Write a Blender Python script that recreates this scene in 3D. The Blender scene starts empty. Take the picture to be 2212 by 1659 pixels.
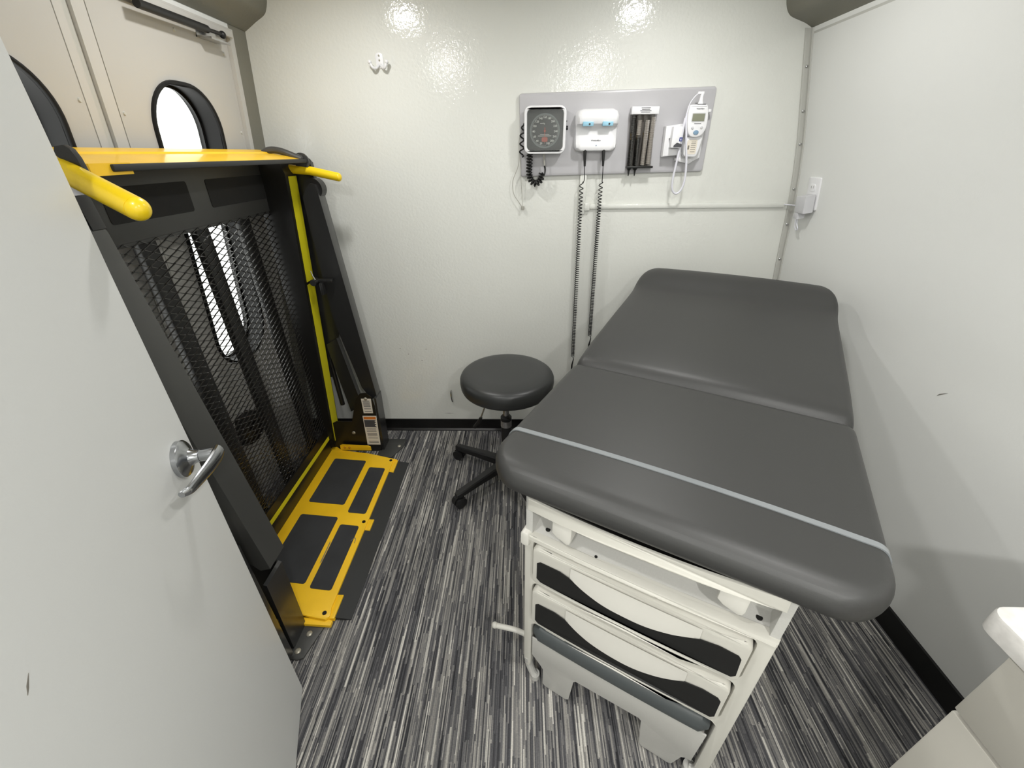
import bpy, bmesh, math, random
from mathutils import Vector, Matrix
from mathutils.geometry import tessellate_polygon
random.seed(4)
PI = math.pi
S = bpy.context.scene
COL = S.collection

# ------------------------------------------------------------------ camera
cam_d = bpy.data.cameras.new('camera')
cam = bpy.data.objects.new('camera', cam_d)
COL.objects.link(cam)
S.camera = cam
cam_d.sensor_fit = 'HORIZONTAL'
cam_d.sensor_width = 36.0
cam_d.lens = 882.255 / 2212 * 36
cam_d.clip_start = 0.02
pitch, yaw, roll = (math.radians(a) for a in (29.489, -1.6217, -0.65))
fwd = Vector((math.sin(yaw) * math.cos(pitch), math.cos(yaw) * math.cos(pitch), -math.sin(pitch)))
rgt = Vector((math.cos(yaw), -math.sin(yaw), 0))
upv = rgt.cross(fwd)
r2 = rgt * math.cos(roll) + upv * math.sin(roll)
u2 = upv * math.cos(roll) - rgt * math.sin(roll)
cam.matrix_world = Matrix(((r2.x, u2.x, -fwd.x, 0), (r2.y, u2.y, -fwd.y, 0), (r2.z, u2.z, -fwd.z, 1.45), (0, 0, 0, 1)))

# ------------------------------------------------------------------ world and lights
W = bpy.data.worlds.new('world')
S.world = W
W.use_nodes = True
W.node_tree.nodes['Background'].inputs[0].default_value = (1.0, 1.0, 0.98, 1)
W.node_tree.nodes['Background'].inputs[1].default_value = 2.6
LIGHTS = [(-0.57, 1.45), (0.53, 1.45), (-0.55, 0.26), (0.53, 0.24), (-0.52, -0.80), (0.52, -0.80)]
CEIL = 2.05
for x, y in LIGHTS:
    ld = bpy.data.lights.new('ceiling_lamp', 'AREA')
    ld.shape = 'DISK'
    ld.size = 0.095
    ld.energy = 5.8 if y > 1 else (7.4 if y > 0 else 17.0)
    ld.color = (1.0, 0.99, 0.965)
    lo = bpy.data.objects.new('ceiling_lamp', ld)
    lo.location = (x, y, CEIL - 0.026)
    COL.objects.link(lo)
S.view_settings.view_transform = 'Standard'
S.view_settings.look = 'None'
S.view_settings.exposure = 0.0
S.view_settings.gamma = 1.0
S.view_settings.use_curve_mapping = False

# ------------------------------------------------------------------ materials
def pm(name, col, rough=0.5, metal=0.0, coat=0.0, coat_rough=0.1, spec=0.5, bump=None, mottle=None):
    m = bpy.data.materials.new(name)
    m.use_nodes = True
    nt = m.node_tree
    b = nt.nodes['Principled BSDF']
    b.inputs['Base Color'].default_value = (*col, 1)
    b.inputs['Roughness'].default_value = rough
    b.inputs['Metallic'].default_value = metal
    b.inputs['Specular IOR Level'].default_value = spec
    b.inputs['Coat Weight'].default_value = coat
    b.inputs['Coat Roughness'].default_value = coat_rough
    tc = nt.nodes.new('ShaderNodeTexCoord')
    if bump:
        sc, st, dist = bump
        n = nt.nodes.new('ShaderNodeTexNoise')
        n.inputs['Scale'].default_value = sc
        n.inputs['Detail'].default_value = 3
        bp = nt.nodes.new('ShaderNodeBump')
        bp.inputs['Strength'].default_value = st
        bp.inputs['Distance'].default_value = dist
        nt.links.new(tc.outputs['Object'], n.inputs['Vector'])
        nt.links.new(n.outputs['Fac'], bp.inputs['Height'])
        nt.links.new(bp.outputs['Normal'], b.inputs['Normal'])
        if coat:
            nt.links.new(bp.outputs['Normal'], b.inputs['Coat Normal'])
    if mottle:
        sc, amt = mottle
        n = nt.nodes.new('ShaderNodeTexNoise')
        n.inputs['Scale'].default_value = sc
        n.inputs['Detail'].default_value = 4
        r = nt.nodes.new('ShaderNodeValToRGB')
        r.color_ramp.elements[0].position = 0.3
        r.color_ramp.elements[1].position = 0.7
        r.color_ramp.elements[0].color = (*[c * (1 - amt) for c in col], 1)
        r.color_ramp.elements[1].color = (*[min(1, c * (1 + amt)) for c in col], 1)
        nt.links.new(tc.outputs['Object'], n.inputs['Vector'])
        nt.links.new(n.outputs['Fac'], r.inputs['Fac'])
        nt.links.new(r.outputs['Color'], b.inputs['Base Color'])
    return m

def srgb(r, g, b):
    f = lambda c: ((c / 255 + 0.055) / 1.055) ** 2.4 if c > 10 else c / 255 / 12.92
    return (f(r), f(g), f(b))

def emis(name, col, st):
    m = bpy.data.materials.new(name)
    m.use_nodes = True
    nt = m.node_tree
    nt.nodes.remove(nt.nodes['Principled BSDF'])
    e = nt.nodes.new('ShaderNodeEmission')
    e.inputs[0].default_value = (*col, 1)
    e.inputs[1].default_value = st
    nt.links.new(e.outputs[0], nt.nodes['Material Output'].inputs[0])
    return m

def glassmat(name, tint, refl=0.1, rough=0.0):
    m = bpy.data.materials.new(name)
    m.use_nodes = True
    nt = m.node_tree
    nt.nodes.remove(nt.nodes['Principled BSDF'])
    t = nt.nodes.new('ShaderNodeBsdfTransparent')
    t.inputs[0].default_value = (*tint, 1)
    g = nt.nodes.new('ShaderNodeBsdfGlossy')
    g.inputs['Roughness'].default_value = rough
    f0 = nt.nodes.new('ShaderNodeLayerWeight')
    f0.inputs[0].default_value = 0.5
    f1 = nt.nodes.new('ShaderNodeMath')
    f1.operation = 'POWER'
    f1.inputs[1].default_value = 5.0
    nt.links.new(f0.outputs['Facing'], f1.inputs[0])
    f = nt.nodes.new('ShaderNodeMath')
    f.operation = 'MULTIPLY'
    f.inputs[1].default_value = 0.8
    nt.links.new(f1.outputs[0], f.inputs[0])
    a = nt.nodes.new('ShaderNodeMath')
    a.operation = 'ADD'
    a.inputs[1].default_value = refl
    mx = nt.nodes.new('ShaderNodeMixShader')
    nt.links.new(f.outputs[0], a.inputs[0])
    nt.links.new(a.outputs[0], mx.inputs[0])
    nt.links.new(t.outputs[0], mx.inputs[1])
    nt.links.new(g.outputs[0], mx.inputs[2])
    nt.links.new(mx.outputs[0], nt.nodes['Material Output'].inputs[0])
    return m

def carpet():
    m = bpy.data.materials.new('striped_carpet')
    m.use_nodes = True
    nt = m.node_tree
    N = nt.nodes.new
    L = nt.links.new
    b = nt.nodes['Principled BSDF']
    b.inputs['Roughness'].default_value = 0.75
    b.inputs['Specular IOR Level'].default_value = 0.25
    tc = N('ShaderNodeTexCoord')
    sep = N('ShaderNodeSeparateXYZ')
    L(tc.outputs['Object'], sep.inputs[0])
    def mth(op, a, bb=None):
        n = N('ShaderNodeMath')
        n.operation = op
        for i, v in enumerate((a, bb)):
            if v is None: continue
            if isinstance(v, (int, float)): n.inputs[i].default_value = v
            else: L(v, n.inputs[i])
        return n.outputs[0]
    def layer(w, ln, seed):
        cx = mth('FLOOR', mth('DIVIDE', mth('ADD', sep.outputs[0], seed), w))
        wn = N('ShaderNodeTexWhiteNoise')
        wn.noise_dimensions = '1D'
        L(cx, wn.inputs['W'])
        yy = mth('ADD', mth('DIVIDE', sep.outputs[1], ln), mth('MULTIPLY', wn.outputs['Value'], 37.0))
        cy = mth('FLOOR', yy)
        cmb = N('ShaderNodeCombineXYZ')
        L(cx, cmb.inputs[0]); L(cy, cmb.inputs[1])
        w2 = N('ShaderNodeTexWhiteNoise')
        w2.noise_dimensions = '2D'
        L(cmb.outputs[0], w2.inputs['Vector'])
        return w2.outputs['Value']
    a = layer(0.0032, 0.16, 11.3)
    c = layer(0.0085, 0.42, 23.7)
    d = layer(0.0052, 0.24, 5.1)
    v = mth('ADD', mth('MULTIPLY', a, 0.42), mth('ADD', mth('MULTIPLY', c, 0.28), mth('MULTIPLY', d, 0.30)))
    n = N('ShaderNodeTexNoise')
    n.inputs['Scale'].default_value = 260
    L(tc.outputs['Object'], n.inputs['Vector'])
    v = mth('ADD', v, mth('MULTIPLY', mth('SUBTRACT', n.outputs['Fac'], 0.5), 0.16))
    r = N('ShaderNodeValToRGB')
    e = r.color_ramp.elements
    e[0].position = 0.14; e[0].color = (*srgb(40, 40, 43), 1)
    e[1].position = 0.88; e[1].color = (*srgb(206, 203, 195), 1)
    for p, k in ((0.36, (70, 70, 73)), (0.50, (100, 99, 100)), (0.62, (128, 126, 122)), (0.74, (160, 157, 151))):
        q = e.new(p); q.color = (*srgb(*k), 1)
    L(v, r.inputs['Fac'])
    L(r.outputs['Color'], b.inputs['Base Color'])
    bp = N('ShaderNodeBump')
    bp.inputs['Strength'].default_value = 0.25
    bp.inputs['Distance'].default_value = 0.002
    L(v, bp.inputs['Height'])
    L(bp.outputs['Normal'], b.inputs['Normal'])
    return m

MT = dict(
    wall=pm('glossy_wall_laminate', srgb(220, 221, 215), 0.5, coat=1.0, coat_rough=0.06, bump=(85, 0.30, 0.0026)),
    wall_side=pm('matt_wall_laminate', srgb(226, 227, 224), 0.5, bump=(160, 0.12, 0.002)),
    doorpaint=pm('pale_grey_door_paint', srgb(214, 215, 213), 0.42, bump=(220, 0.10, 0.002)),
    panel=pm('cream_door_panel', srgb(184, 182, 177), 0.4, bump=(120, 0.08, 0.002)),
    panel2=pm('cream_door_stile', srgb(190, 188, 183), 0.4),
    cove=pm('grey_padded_vinyl', srgb(122, 120, 108), 0.5, bump=(90, 0.15, 0.003)),
    seam=pm('seam_grey', srgb(98, 94, 90), 0.5),
    ceiling=pm('ceiling_white', srgb(226, 226, 222), 0.6),
    carpet=carpet(),
    reveal=pm('black_window_moulding', srgb(16, 16, 17), 0.45, spec=0.3),
    blk=pm('black_rubber_base', srgb(12, 12, 12), 0.35),
    alu=pm('aluminium_trim', srgb(192, 192, 186), 0.35, 0.1),
    steel=pm('brushed_steel', srgb(190, 190, 190), 0.22, 1.0),
    chrome=pm('satin_chrome', srgb(175, 177, 180), 0.2, 1.0),
    lift=pm('black_lift_enamel', srgb(36, 36, 36), 0.32, coat=0.3, coat_rough=0.15, bump=(60, 0.03, 0.002)),
    liftd=pm('deep_black_enamel', srgb(20, 19, 18), 0.4, coat=0.12),
    liftg=pm('charcoal_lift_panel', srgb(62, 62, 60), 0.4),
    grip=pm('black_grip_tape', srgb(48, 49, 51), 0.8, bump=(900, 0.5, 0.001), mottle=(9, 0.18)),
    gripk=pm('dark_grip_tape', srgb(22, 22, 21), 0.75, bump=(900, 0.5, 0.001)),
    yellow=pm('yellow_enamel', srgb(246, 196, 32), 0.38, coat=0.2, mottle=(7, 0.06)),
    yellow2=pm('yellow_vinyl_grip', srgb(240, 205, 20), 0.32, coat=0.3),
    tape=pm('yellow_safety_tape', srgb(215, 205, 30), 0.5),
    rubber=pm('ramp_rubber', srgb(40, 41, 41), 0.65),
    mesh=pm('expanded_metal_black', srgb(40, 38, 35), 0.25, 0.2, coat=0.4),
    vinyl=pm('charcoal_vinyl', srgb(52, 52, 51), 0.46, spec=0.5, bump=(420, 0.12, 0.001)),
    vinyl2=pm('stool_vinyl', srgb(44, 45, 45), 0.38, bump=(420, 0.10, 0.001)),
    ply=pm('black_underside', srgb(16, 15, 14), 0.4),
    band=pm('clear_vinyl_band', srgb(126, 130, 132), 0.16, spec=0.7),
    tbl=pm('pebble_grey_plastic', srgb(205, 203, 194), 0.4),
    tbl2=pm('pebble_grey_metal', srgb(186, 185, 180), 0.45, mottle=(300, 0.03)),
    tblw=pm('white_plastic', srgb(216, 214, 206), 0.35),
    insert=pm('black_handle_insert', srgb(14, 14, 13), 0.6),
    pad=pm('step_pad_grey', srgb(72, 77, 78), 0.5),
    plast=pm('black_nylon', srgb(26, 26, 27), 0.45),
    board=pm('lavender_grey_board', srgb(184, 183, 186), 0.35),
    white=pm('bright_white_plastic', srgb(232, 232, 234), 0.3),
    lgrey=pm('light_grey_plastic', srgb(200, 200, 203), 0.32),
    blue=pm('pale_blue_clip', srgb(150, 200, 222), 0.3),
    bluebtn=pm('steel_blue_button', srgb(120, 150, 175), 0.4),
    navy=pm('navy_print', srgb(50, 60, 130), 0.5),
    cord=pm('black_cord', srgb(22, 22, 22), 0.4),
    wcord=pm('white_cord', srgb(222, 222, 230), 0.35),
    gcord=pm('grey_cord', srgb(170, 168, 160), 0.45),
    dial=pm('black_dial', srgb(26, 27, 28), 0.5),
    dialr=pm('grey_dial_ring', srgb(92, 97, 98), 0.5),
    ink=pm('dark_print', srgb(70, 70, 74), 0.6),
    inkl=pm('pale_print', srgb(210, 210, 205), 0.6),
    red=pm('red_print', srgb(150, 66, 50), 0.5),
    orange=pm('orange_print', srgb(214, 120, 40), 0.5),
    paper=pm('label_paper', srgb(222, 214, 200), 0.6),
    green=pm('green_label', srgb(40, 110, 70), 0.5),
    lcd=pm('lcd_olive', srgb(128, 130, 112), 0.25),
    smoke=glassmat('smoked_acrylic', (0.87, 0.86, 0.845), 0.03, 0.02),
    pane=glassmat('window_glass', (0.97, 0.98, 0.97), 0.0),
    gaugeglass=glassmat('gauge_glass', (0.96, 0.97, 0.96), 0.035, 0.01),
    specula=pm('dark_specula', srgb(20, 20, 20), 0.35),
    speculag=pm('grey_specula', srgb(176, 172, 168), 0.4),
    counter=pm('marbled_white_counter', srgb(208, 206, 202), 0.25, mottle=(38, 0.16)),
    cab=pm('warm_grey_cabinet', srgb(196, 193, 184), 0.45, bump=(300, 0.05, 0.001)),
    lamp=emis('lamp_diffuser', (1.0, 0.99, 0.95), 9.0),
    scuff=pm('scuff_mark', srgb(120, 116, 108), 0.6),
    brass=pm('brass_rivet', srgb(196, 140, 50), 0.3, 0.7),
    zinc=pm('zinc_bolt', srgb(170, 165, 150), 0.35, 0.5),
)

# ------------------------------------------------------------------ helpers
OFF = {}
I4 = Matrix.Identity(4)

def link(name, bm, mat, parent=None, smooth=28, origin=None):
    me = bpy.data.meshes.new(name)
    bmesh.ops.remove_doubles(bm, verts=bm.verts, dist=1e-6)
    bmesh.ops.recalc_face_normals(bm, faces=bm.faces)
    if parent is not None:
        off = OFF[parent]
    else:
        if origin is None:
            xs = [v.co for v in bm.verts]
            origin = Vector(((min(v.x for v in xs) + max(v.x for v in xs)) / 2, (min(v.y for v in xs) + max(v.y for v in xs)) / 2, min(v.z for v in xs)))
        off = Matrix.Translation(origin)
    bmesh.ops.transform(bm, matrix=off.inverted(), verts=bm.verts)
    bm.to_mesh(me)
    bm.free()
    me.materials.append(mat if not isinstance(mat, str) else MT[mat])
    for p in me.polygons: p.use_smooth = True
    me.set_sharp_from_angle(angle=math.radians(smooth))
    o = bpy.data.objects.new(name, me)
    COL.objects.link(o)
    if parent is not None:
        o.parent = parent
        OFF[o] = off
    else:
        o.matrix_world = off
        OFF[o] = off
    return o

def thing(name, label, cat, loc, rotz=0, group=None):
    o = bpy.data.objects.new(name, None)
    o.empty_display_size = 0.05
    COL.objects.link(o)
    o.matrix_world = Matrix.Translation(loc) @ Matrix.Rotation(rotz, 4, 'Z')
    OFF[o] = o.matrix_world.copy()
    return tag(o, label, cat, group)

def tag(o, label, cat, group=None):
    o['label'] = label
    o['category'] = cat
    if group: o['group'] = group
    return o

def lab(o, label):
    o['label'] = label
    return o

def struct(name, bm, mat, smooth=28):
    o = link(name, bm, mat, None, smooth)
    o['kind'] = 'structure'
    return o

def B(): return bmesh.new()

def mapv(bm, start, f):
    for v in list(bm.verts)[start:]:
        v.co = Vector(f(v.co))

def box(bm, x0, x1, y0, y1, z0, z1, bev=0.0, mat=I4, seg=2):
    t = bmesh.new()
    bmesh.ops.create_cube(t, size=1.0)
    bmesh.ops.scale(t, vec=(abs(x1 - x0), abs(y1 - y0), abs(z1 - z0)), verts=t.verts)
    bmesh.ops.translate(t, vec=((x0 + x1) / 2, (y0 + y1) / 2, (z0 + z1) / 2), verts=t.verts)
    if bev > 0:
        bmesh.ops.bevel(t, geom=list(t.edges), offset=bev, segments=seg, profile=0.5, affect='EDGES')
    merge(bm, t, mat)
    return bm

def merge(bm, t, mat=I4):
    bmesh.ops.transform(t, matrix=mat, verts=t.verts)
    me = bpy.data.meshes.new('tmp')
    t.to_mesh(me)
    t.free()
    bm.from_mesh(me)
    bpy.data.meshes.remove(me)

def plate(bm, outer, f, d0, d1, holes=(), bev=0.0):
    """polygon (2-D) with holes, thickness d0..d1, f(a, b, d) -> 3-D"""
    loops = [outer] + list(holes)
    tri = tessellate_polygon([[Vector((p[0], p[1], 0)) for p in l] for l in loops])
    flat = [p for l in loops for p in l]
    t = bmesh.new()
    A = [t.verts.new(f(p[0], p[1], d0)) for p in flat]
    C = [t.verts.new(f(p[0], p[1], d1)) for p in flat]
    for a, b, c in tri:
        try:
            t.faces.new((A[a], A[b], A[c]))
            t.faces.new((C[c], C[b], C[a]))
        except ValueError:
            pass
    k = 0
    rims = []
    for l in loops:
        n = len(l)
        for i in range(n):
            j = (i + 1) % n
            try: t.faces.new((A[k + i], A[k + j], C[k + j], C[k + i]))
            except ValueError: pass
        k += n
    if bev > 0:
        t.normal_update()
        bmesh.ops.recalc_face_normals(t, faces=t.faces)
        cs = set(C)
        ed = [e for e in t.edges if e.verts[0] in cs and e.verts[1] in cs and len(e.link_faces) == 2
              and e.calc_face_angle(0) > 0.8]
        bmesh.ops.bevel(t, geom=ed, offset=bev, segments=2, profile=0.5, affect='EDGES')
    merge(bm, t)
    return bm

def rrect(a0, a1, b0, b1, r, n=6):
    pts = []
    for cx, cy, s in ((a1 - r, b1 - r, 0), (a0 + r, b1 - r, 1), (a0 + r, b0 + r, 2), (a1 - r, b0 + r, 3)):
        for i in range(n + 1):
            t = (s + i / n) * PI / 2
            pts.append((cx + r * math.cos(t), cy + r * math.sin(t)))
    return pts

def circ(ca, cb, r, n=20):
    return [(ca + r * math.cos(2 * PI * i / n), cb + r * math.sin(2 * PI * i / n)) for i in range(n)]

def cyl(bm, p, q, r, r1=None, n=20, cap=True):
    p, q = Vector(p), Vector(q)
    d = q - p
    t = bmesh.new()
    bmesh.ops.create_cone(t, cap_ends=cap, segments=n, radius1=r, radius2=r if r1 is None else r1, depth=d.length)
    m = Matrix.Translation((p + q) / 2) @ d.to_track_quat('Z', 'Y').to_matrix().to_4x4()
    merge(bm, t, m)
    return bm

def sphere(bm, c, r, sc=(1, 1, 1), u=16, v=10):
    t = bmesh.new()
    bmesh.ops.create_uvsphere(t, u_segments=u, v_segments=v, radius=r)
    merge(bm, t, Matrix.Translation(c) @ Matrix.Diagonal((*sc, 1)))
    return bm

def lathe(bm, prof, c=(0, 0, 0), axis='Z', n=32, mat=None):
    """prof: list of (radius, height)"""
    t = bmesh.new()
    rings = []
    for r, h in prof:
        if r < 1e-5: rings.append([t.verts.new((0, 0, h))])
        else: rings.append([t.verts.new((r * math.cos(2 * PI * i / n), r * math.sin(2 * PI * i / n), h)) for i in range(n)])
    for A, C in zip(rings, rings[1:]):
        for i in range(n):
            j = (i + 1) % n
            if len(A) == 1 and len(C) == 1: continue
            if len(A) == 1: t.faces.new((A[0], C[i], C[j]))
            elif len(C) == 1: t.faces.new((A[i], A[j], C[0]))
            else: t.faces.new((A[i], A[j], C[j], C[i]))
    merge(bm, t, mat if mat is not None else Matrix.Translation(c))
    return bm

def tube(bm, pts, r, n=10, cap=True):
    pts = [Vector(p) for p in pts]
    rr = r if isinstance(r, (list, tuple)) else [r] * len(pts)
    t = bmesh.new()
    rings = []
    nrm = None
    for i, p in enumerate(pts):
        d = (pts[min(i + 1, len(pts) - 1)] - pts[max(i - 1, 0)]).normalized()
        if nrm is None:
            nrm = d.orthogonal().normalized()
        else:
            nrm = (nrm - d * nrm.dot(d)).normalized()
        bn = d.cross(nrm)
        rings.append([t.verts.new(p + (nrm * math.cos(2 * PI * k / n) + bn * math.sin(2 * PI * k / n)) * rr[i]) for k in range(n)])
    for A, C in zip(rings, rings[1:]):
        for k in range(n):
            t.faces.new((A[k], A[(k + 1) % n], C[(k + 1) % n], C[k]))
    if cap:
        t.faces.new(rings[0]); t.faces.new(rings[-1][::-1])
    merge(bm, t)
    return bm

def spline(pts, k=8):
    P = [Vector(p) for p in pts]
    P = [P[0] * 2 - P[1]] + P + [P[-1] * 2 - P[-2]]
    out = []
    for i in range(1, len(P) - 2):
        for s in range(k):
            t = s / k
            a, b, c, d = P[i - 1], P[i], P[i + 1], P[i + 2]
            out.append(0.5 * ((2 * b) + (c - a) * t + (2 * a - 5 * b + 4 * c - d) * t * t + (3 * b - a - 3 * c + d) * t ** 3))
    out.append(P[-2])
    return out

def coil(path, R, turns, n=14):
    """helix round a polyline path; R constant or function of 0..1, turns total"""
    path = [Vector(p) for p in path]
    L = [0]
    for a, b in zip(path, path[1:]): L.append(L[-1] + (b - a).length)
    T = L[-1]
    out = []
    steps = int(turns * n)
    nrm = None
    for s in range(steps + 1):
        f = s / steps
        d = f * T
        i = 0
        while i < len(L) - 2 and L[i + 1] < d: i += 1
        t = (d - L[i]) / max(1e-9, L[i + 1] - L[i])
        p = path[i].lerp(path[i + 1], t)
        dr = (path[i + 1] - path[i]).normalized()
        if nrm is None: nrm = Vector((0, -1, 0)).cross(dr).normalized()
        nrm = (nrm - dr * nrm.dot(dr)).normalized()
        bn = dr.cross(nrm)
        a = 2 * PI * s / n
        r = R(f) if callable(R) else R
        out.append(p + (nrm * math.cos(a) + bn * math.sin(a)) * r)
    return out

def text(name, body, size, mat, parent, M, depth=0.0004, align='CENTER'):
    cu = bpy.data.curves.new(name, 'FONT')
    cu.body = body
    cu.size = size
    cu.extrude = depth
    cu.align_x = align
    cu.align_y = 'CENTER'
    cu.resolution_u = 2
    o = bpy.data.objects.new(name, cu)
    COL.objects.link(o)
    dg = bpy.context.evaluated_depsgraph_get()
    me = bpy.data.meshes.new_from_object(o.evaluated_get(dg))
    COL.objects.unlink(o)
    bpy.data.objects.remove(o)
    bm = bmesh.new()
    bm.from_mesh(me)
    bmesh.ops.transform(bm, matrix=M, verts=bm.verts)
    return link(name, bm, mat, parent)

# =================================================================== SETTING
YB = 2.007
YF = -1.35
bm = B(); box(bm, -1.45, 1.45, YF - 0.1, YB + 0.15, -0.05, 0.0)
floor = struct('floor', bm, 'carpet')
bm = B(); box(bm, -1.42, 1.42, YF - 0.1, YB + 0.12, CEIL, CEIL + 0.05)
struct('ceiling', bm, 'ceiling')
bm = B(); box(bm, -1.36, 1.36, YB, YB + 0.05, 0.0, CEIL)
wall_back = struct('wall_back', bm, 'wall')
bm = B(); box(bm, -1.36, 1.36, YF - 0.05, YF, 0.0, CEIL)
struct('wall_hall', bm, 'wall_side')
# stub wall that carries the open door's hinges
bm = B()
box(bm, -1.28, -0.40, -0.40, -0.33, 0, CEIL)
struct('wall_front', bm, 'wall_side')
# right wall: leans and curves in towards the roof
RW = [(1.268, 0.0), (1.264, 0.3), (1.255, 0.6), (1.243, 0.888), (1.228, 1.02), (1.207, 1.241), (1.190, 1.36), (1.166, 1.489), (1.125, 1.66), (1.080, 1.843), (1.02, 2.0), (0.97, 2.14)]
def rwx(z):
    for (a, za), (b, zb) in zip(RW, RW[1:]):
        if za <= z <= zb: return a + (b - a) * (z - za) / (zb - za)
    return RW[-1][0]
bm = B()
N_ = 40
zs = [i / N_ * 2.05 for i in range(N_ + 1)]
poly = [(rwx(z), z) for z in zs] + [(1.36, 2.05), (1.36, 0)]
plate(bm, poly, lambda a, b, d: (a, d, b), YF, YB)
wall_right = struct('wall_right', bm, 'wall_side', 20)

# left wall leans inwards: local coordinates (y, z, depth into the room)
NL = Vector((1, 0, -0.106)).normalized()
def LW(y, z, d): return (-1.264 + 0.106 * z + NL.x * d, y, z + NL.z * d)
bm = B()
plate(bm, [(YF, 0), (0.640, 0), (0.640, 2.05), (YF, 2.05)], LW, -0.06, 0.0)
plate(bm, [(0.640, 1.845), (1.897, 1.845), (1.897, 2.05), (0.640, 2.05)], LW, -0.06, 0.0)
wall_left = struct('wall_left', bm, 'wall_side')
bm = B()
plate(bm, [(1.897, 0), (YB, 0), (YB, 2.05), (1.897, 2.05)], LW, -0.06, 0.0)
struct('trim_1', bm, 'cove')
bm = B(); cyl(bm, LW(1.925, 1.80, 0.0), LW(1.925, 1.80, 0.0015), 0.012)
# door frame round the two leaves
bm = B()
plate(bm, [(1.872, 0), (1.897, 0), (1.897, 1.85), (1.872, 1.85)], LW, -0.05, 0.014)
plate(bm, [(0.640, 0), (0.662, 0), (0.662, 1.85), (0.640, 1.85)], LW, -0.05, 0.014)
plate(bm, [(0.662, 1.828), (1.872, 1.828), (1.872, 1.85), (0.662, 1.85)], LW, -0.05, 0.014)
struct('trim_2', bm, 'panel2')

def leaf(name, y0, y1, wy0, wy1, winname):
    wz0, wz1 = 0.695, 1.655
    hole = rrect(wy0, wy1, wz0, wz1, 0.135, 10)
    bm = B()
    plate(bm, [(y0, 0.01), (y1, 0.01), (y1, 1.826), (y0, 1.826)], LW, -0.045, 0.0, [hole])
    d = struct(name, bm, 'panel2')
    # raised inner sheet
    a0, a1 = (y0 + 0.041, y1 - 0.022) if y0 > 1.2 else (y0 + 0.022, y1 - 0.026)
    bm = B()
    plate(bm, [(a0, 0.10), (a1, 0.10), (a1, 1.815), (a0, 1.815)], LW, 0.0, 0.005, [hole])
    link('sheet_panel', bm, 'panel', d)
    # seam shadow gap and stiles
    bm = B()
    if y0 > 1.2:
        plate(bm, [(y0, 0.02), (a0 - 0.003, 0.02), (a0 - 0.003, 1.82), (y0, 1.82)], LW, 0.0, 0.005)
    else:
        plate(bm, [(a1 + 0.003, 0.02), (y1, 0.02), (y1, 1.82), (a1 + 0.003, 1.82)], LW, 0.0, 0.005)
    link('stile', bm, 'panel2', d)
    # rim and deep black reveal
    bm = B()
    inner = rrect(wy0 + 0.008, wy1 - 0.008, wz0 + 0.008, wz1 - 0.008, 0.127, 12)
    outer = rrect(wy0 - 0.003, wy1 + 0.003, wz0 - 0.003, wz1 + 0.003, 0.138, 12)
    plate(bm, outer, LW, 0.004, 0.014, [inner], 0.004)
    reveal = rrect(wy0 + 0.0005, wy1 - 0.0005, wz0 + 0.0005, wz1 - 0.0005, 0.1345, 12)
    plate(bm, reveal, LW, -0.075, 0.006, [inner])
    w = struct(winname, bm, 'reveal')
    bm = B()
    plate(bm, rrect(wy0 + 0.006, wy1 - 0.006, wz0 + 0.006, wz1 - 0.006, 0.129, 12), LW, -0.066, -0.060)
    link('window_pane', bm, 'pane', w)
    bm = B()
    g1 = rrect(wy0 + 0.016, wy1 - 0.018, wz0 + 0.016, wz1 - 0.016, 0.12, 12)
    plate(bm, inner, LW, -0.060, -0.052, [g1])
    link('window_gasket', bm, 'blk', w)
    return d
d1 = leaf('door_1', 1.263, 1.871, 1.410, 1.722, 'window_1')
d2 = leaf('door_2', 0.663, 1.236, 0.822, 1.134, 'window_2')
bm = B()
plate(bm, [(1.238, 0.01), (1.261, 0.01), (1.261, 1.826), (1.238, 1.826)], LW, -0.04, -0.004)
struct('trim_3', bm, 'alu')
for d, pts in ((d1, ((1.318, 1.556), (1.845, 1.53), (1.60, 1.79), (1.83, 1.77), (1.318, 1.0), (1.845, 0.95), (1.318, 0.4))), (d2, ((1.196, 1.575), (1.196, 1.0), (0.70, 1.5), (1.196, 0.45)))):
    for y, z in pts:
        bm = B(); cyl(bm, LW(y, z, 0.004), LW(y, z, 0.008), 0.006, 0.004, 12)
        link('screw', bm, 'alu', d)
# gas strut and its bracket along the head of the right leaf
bm = B(); tube(bm, [LW(1.42, 1.812, 0.045), LW(1.70, 1.815, 0.045)], 0.011, 14)
tube(bm, [LW(1.70, 1.815, 0.045), LW(1.775, 1.817, 0.043)], 0.0055, 12)
sphere(bm, LW(1.785, 1.817, 0.042), 0.011)
lab(link('gas_strut', bm, 'plast', d1), 'black gas strut along the head of the door leaf')
bm = B()
plate(bm, [(1.70, 1.792), (1.80, 1.792), (1.80, 1.798), (1.70, 1.798)], LW, 0.005, 0.055, bev=0.001)
plate(bm, [(1.70, 1.792), (1.80, 1.792), (1.80, 1.824), (1.70, 1.824)], LW, 0.005, 0.008)
link('strut_bracket', bm, 'steel', d1)
bm = B()
plate(bm, [(0.67, 1.822), (1.87, 1.822), (1.87, 1.842), (0.67, 1.842)], LW, 0.006, 0.028, bev=0.003)
struct('trim_4', bm, 'panel2')
# low black latch on the right leaf, seen through the mesh
bm = B()
plate(bm, [(1.372, 0.365), (1.43, 0.335), (1.50, 0.335), (1.56, 0.43), (1.47, 0.485), (1.39, 0.485)], LW, 0.005, 0.035, bev=0.004)
cyl(bm, LW(1.45, 0.42, 0.03), LW(1.45, 0.42, 0.05), 0.02)
lab(link('door_latch', bm, 'liftd', d1), 'black paddle latch low on the door leaf')

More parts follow.
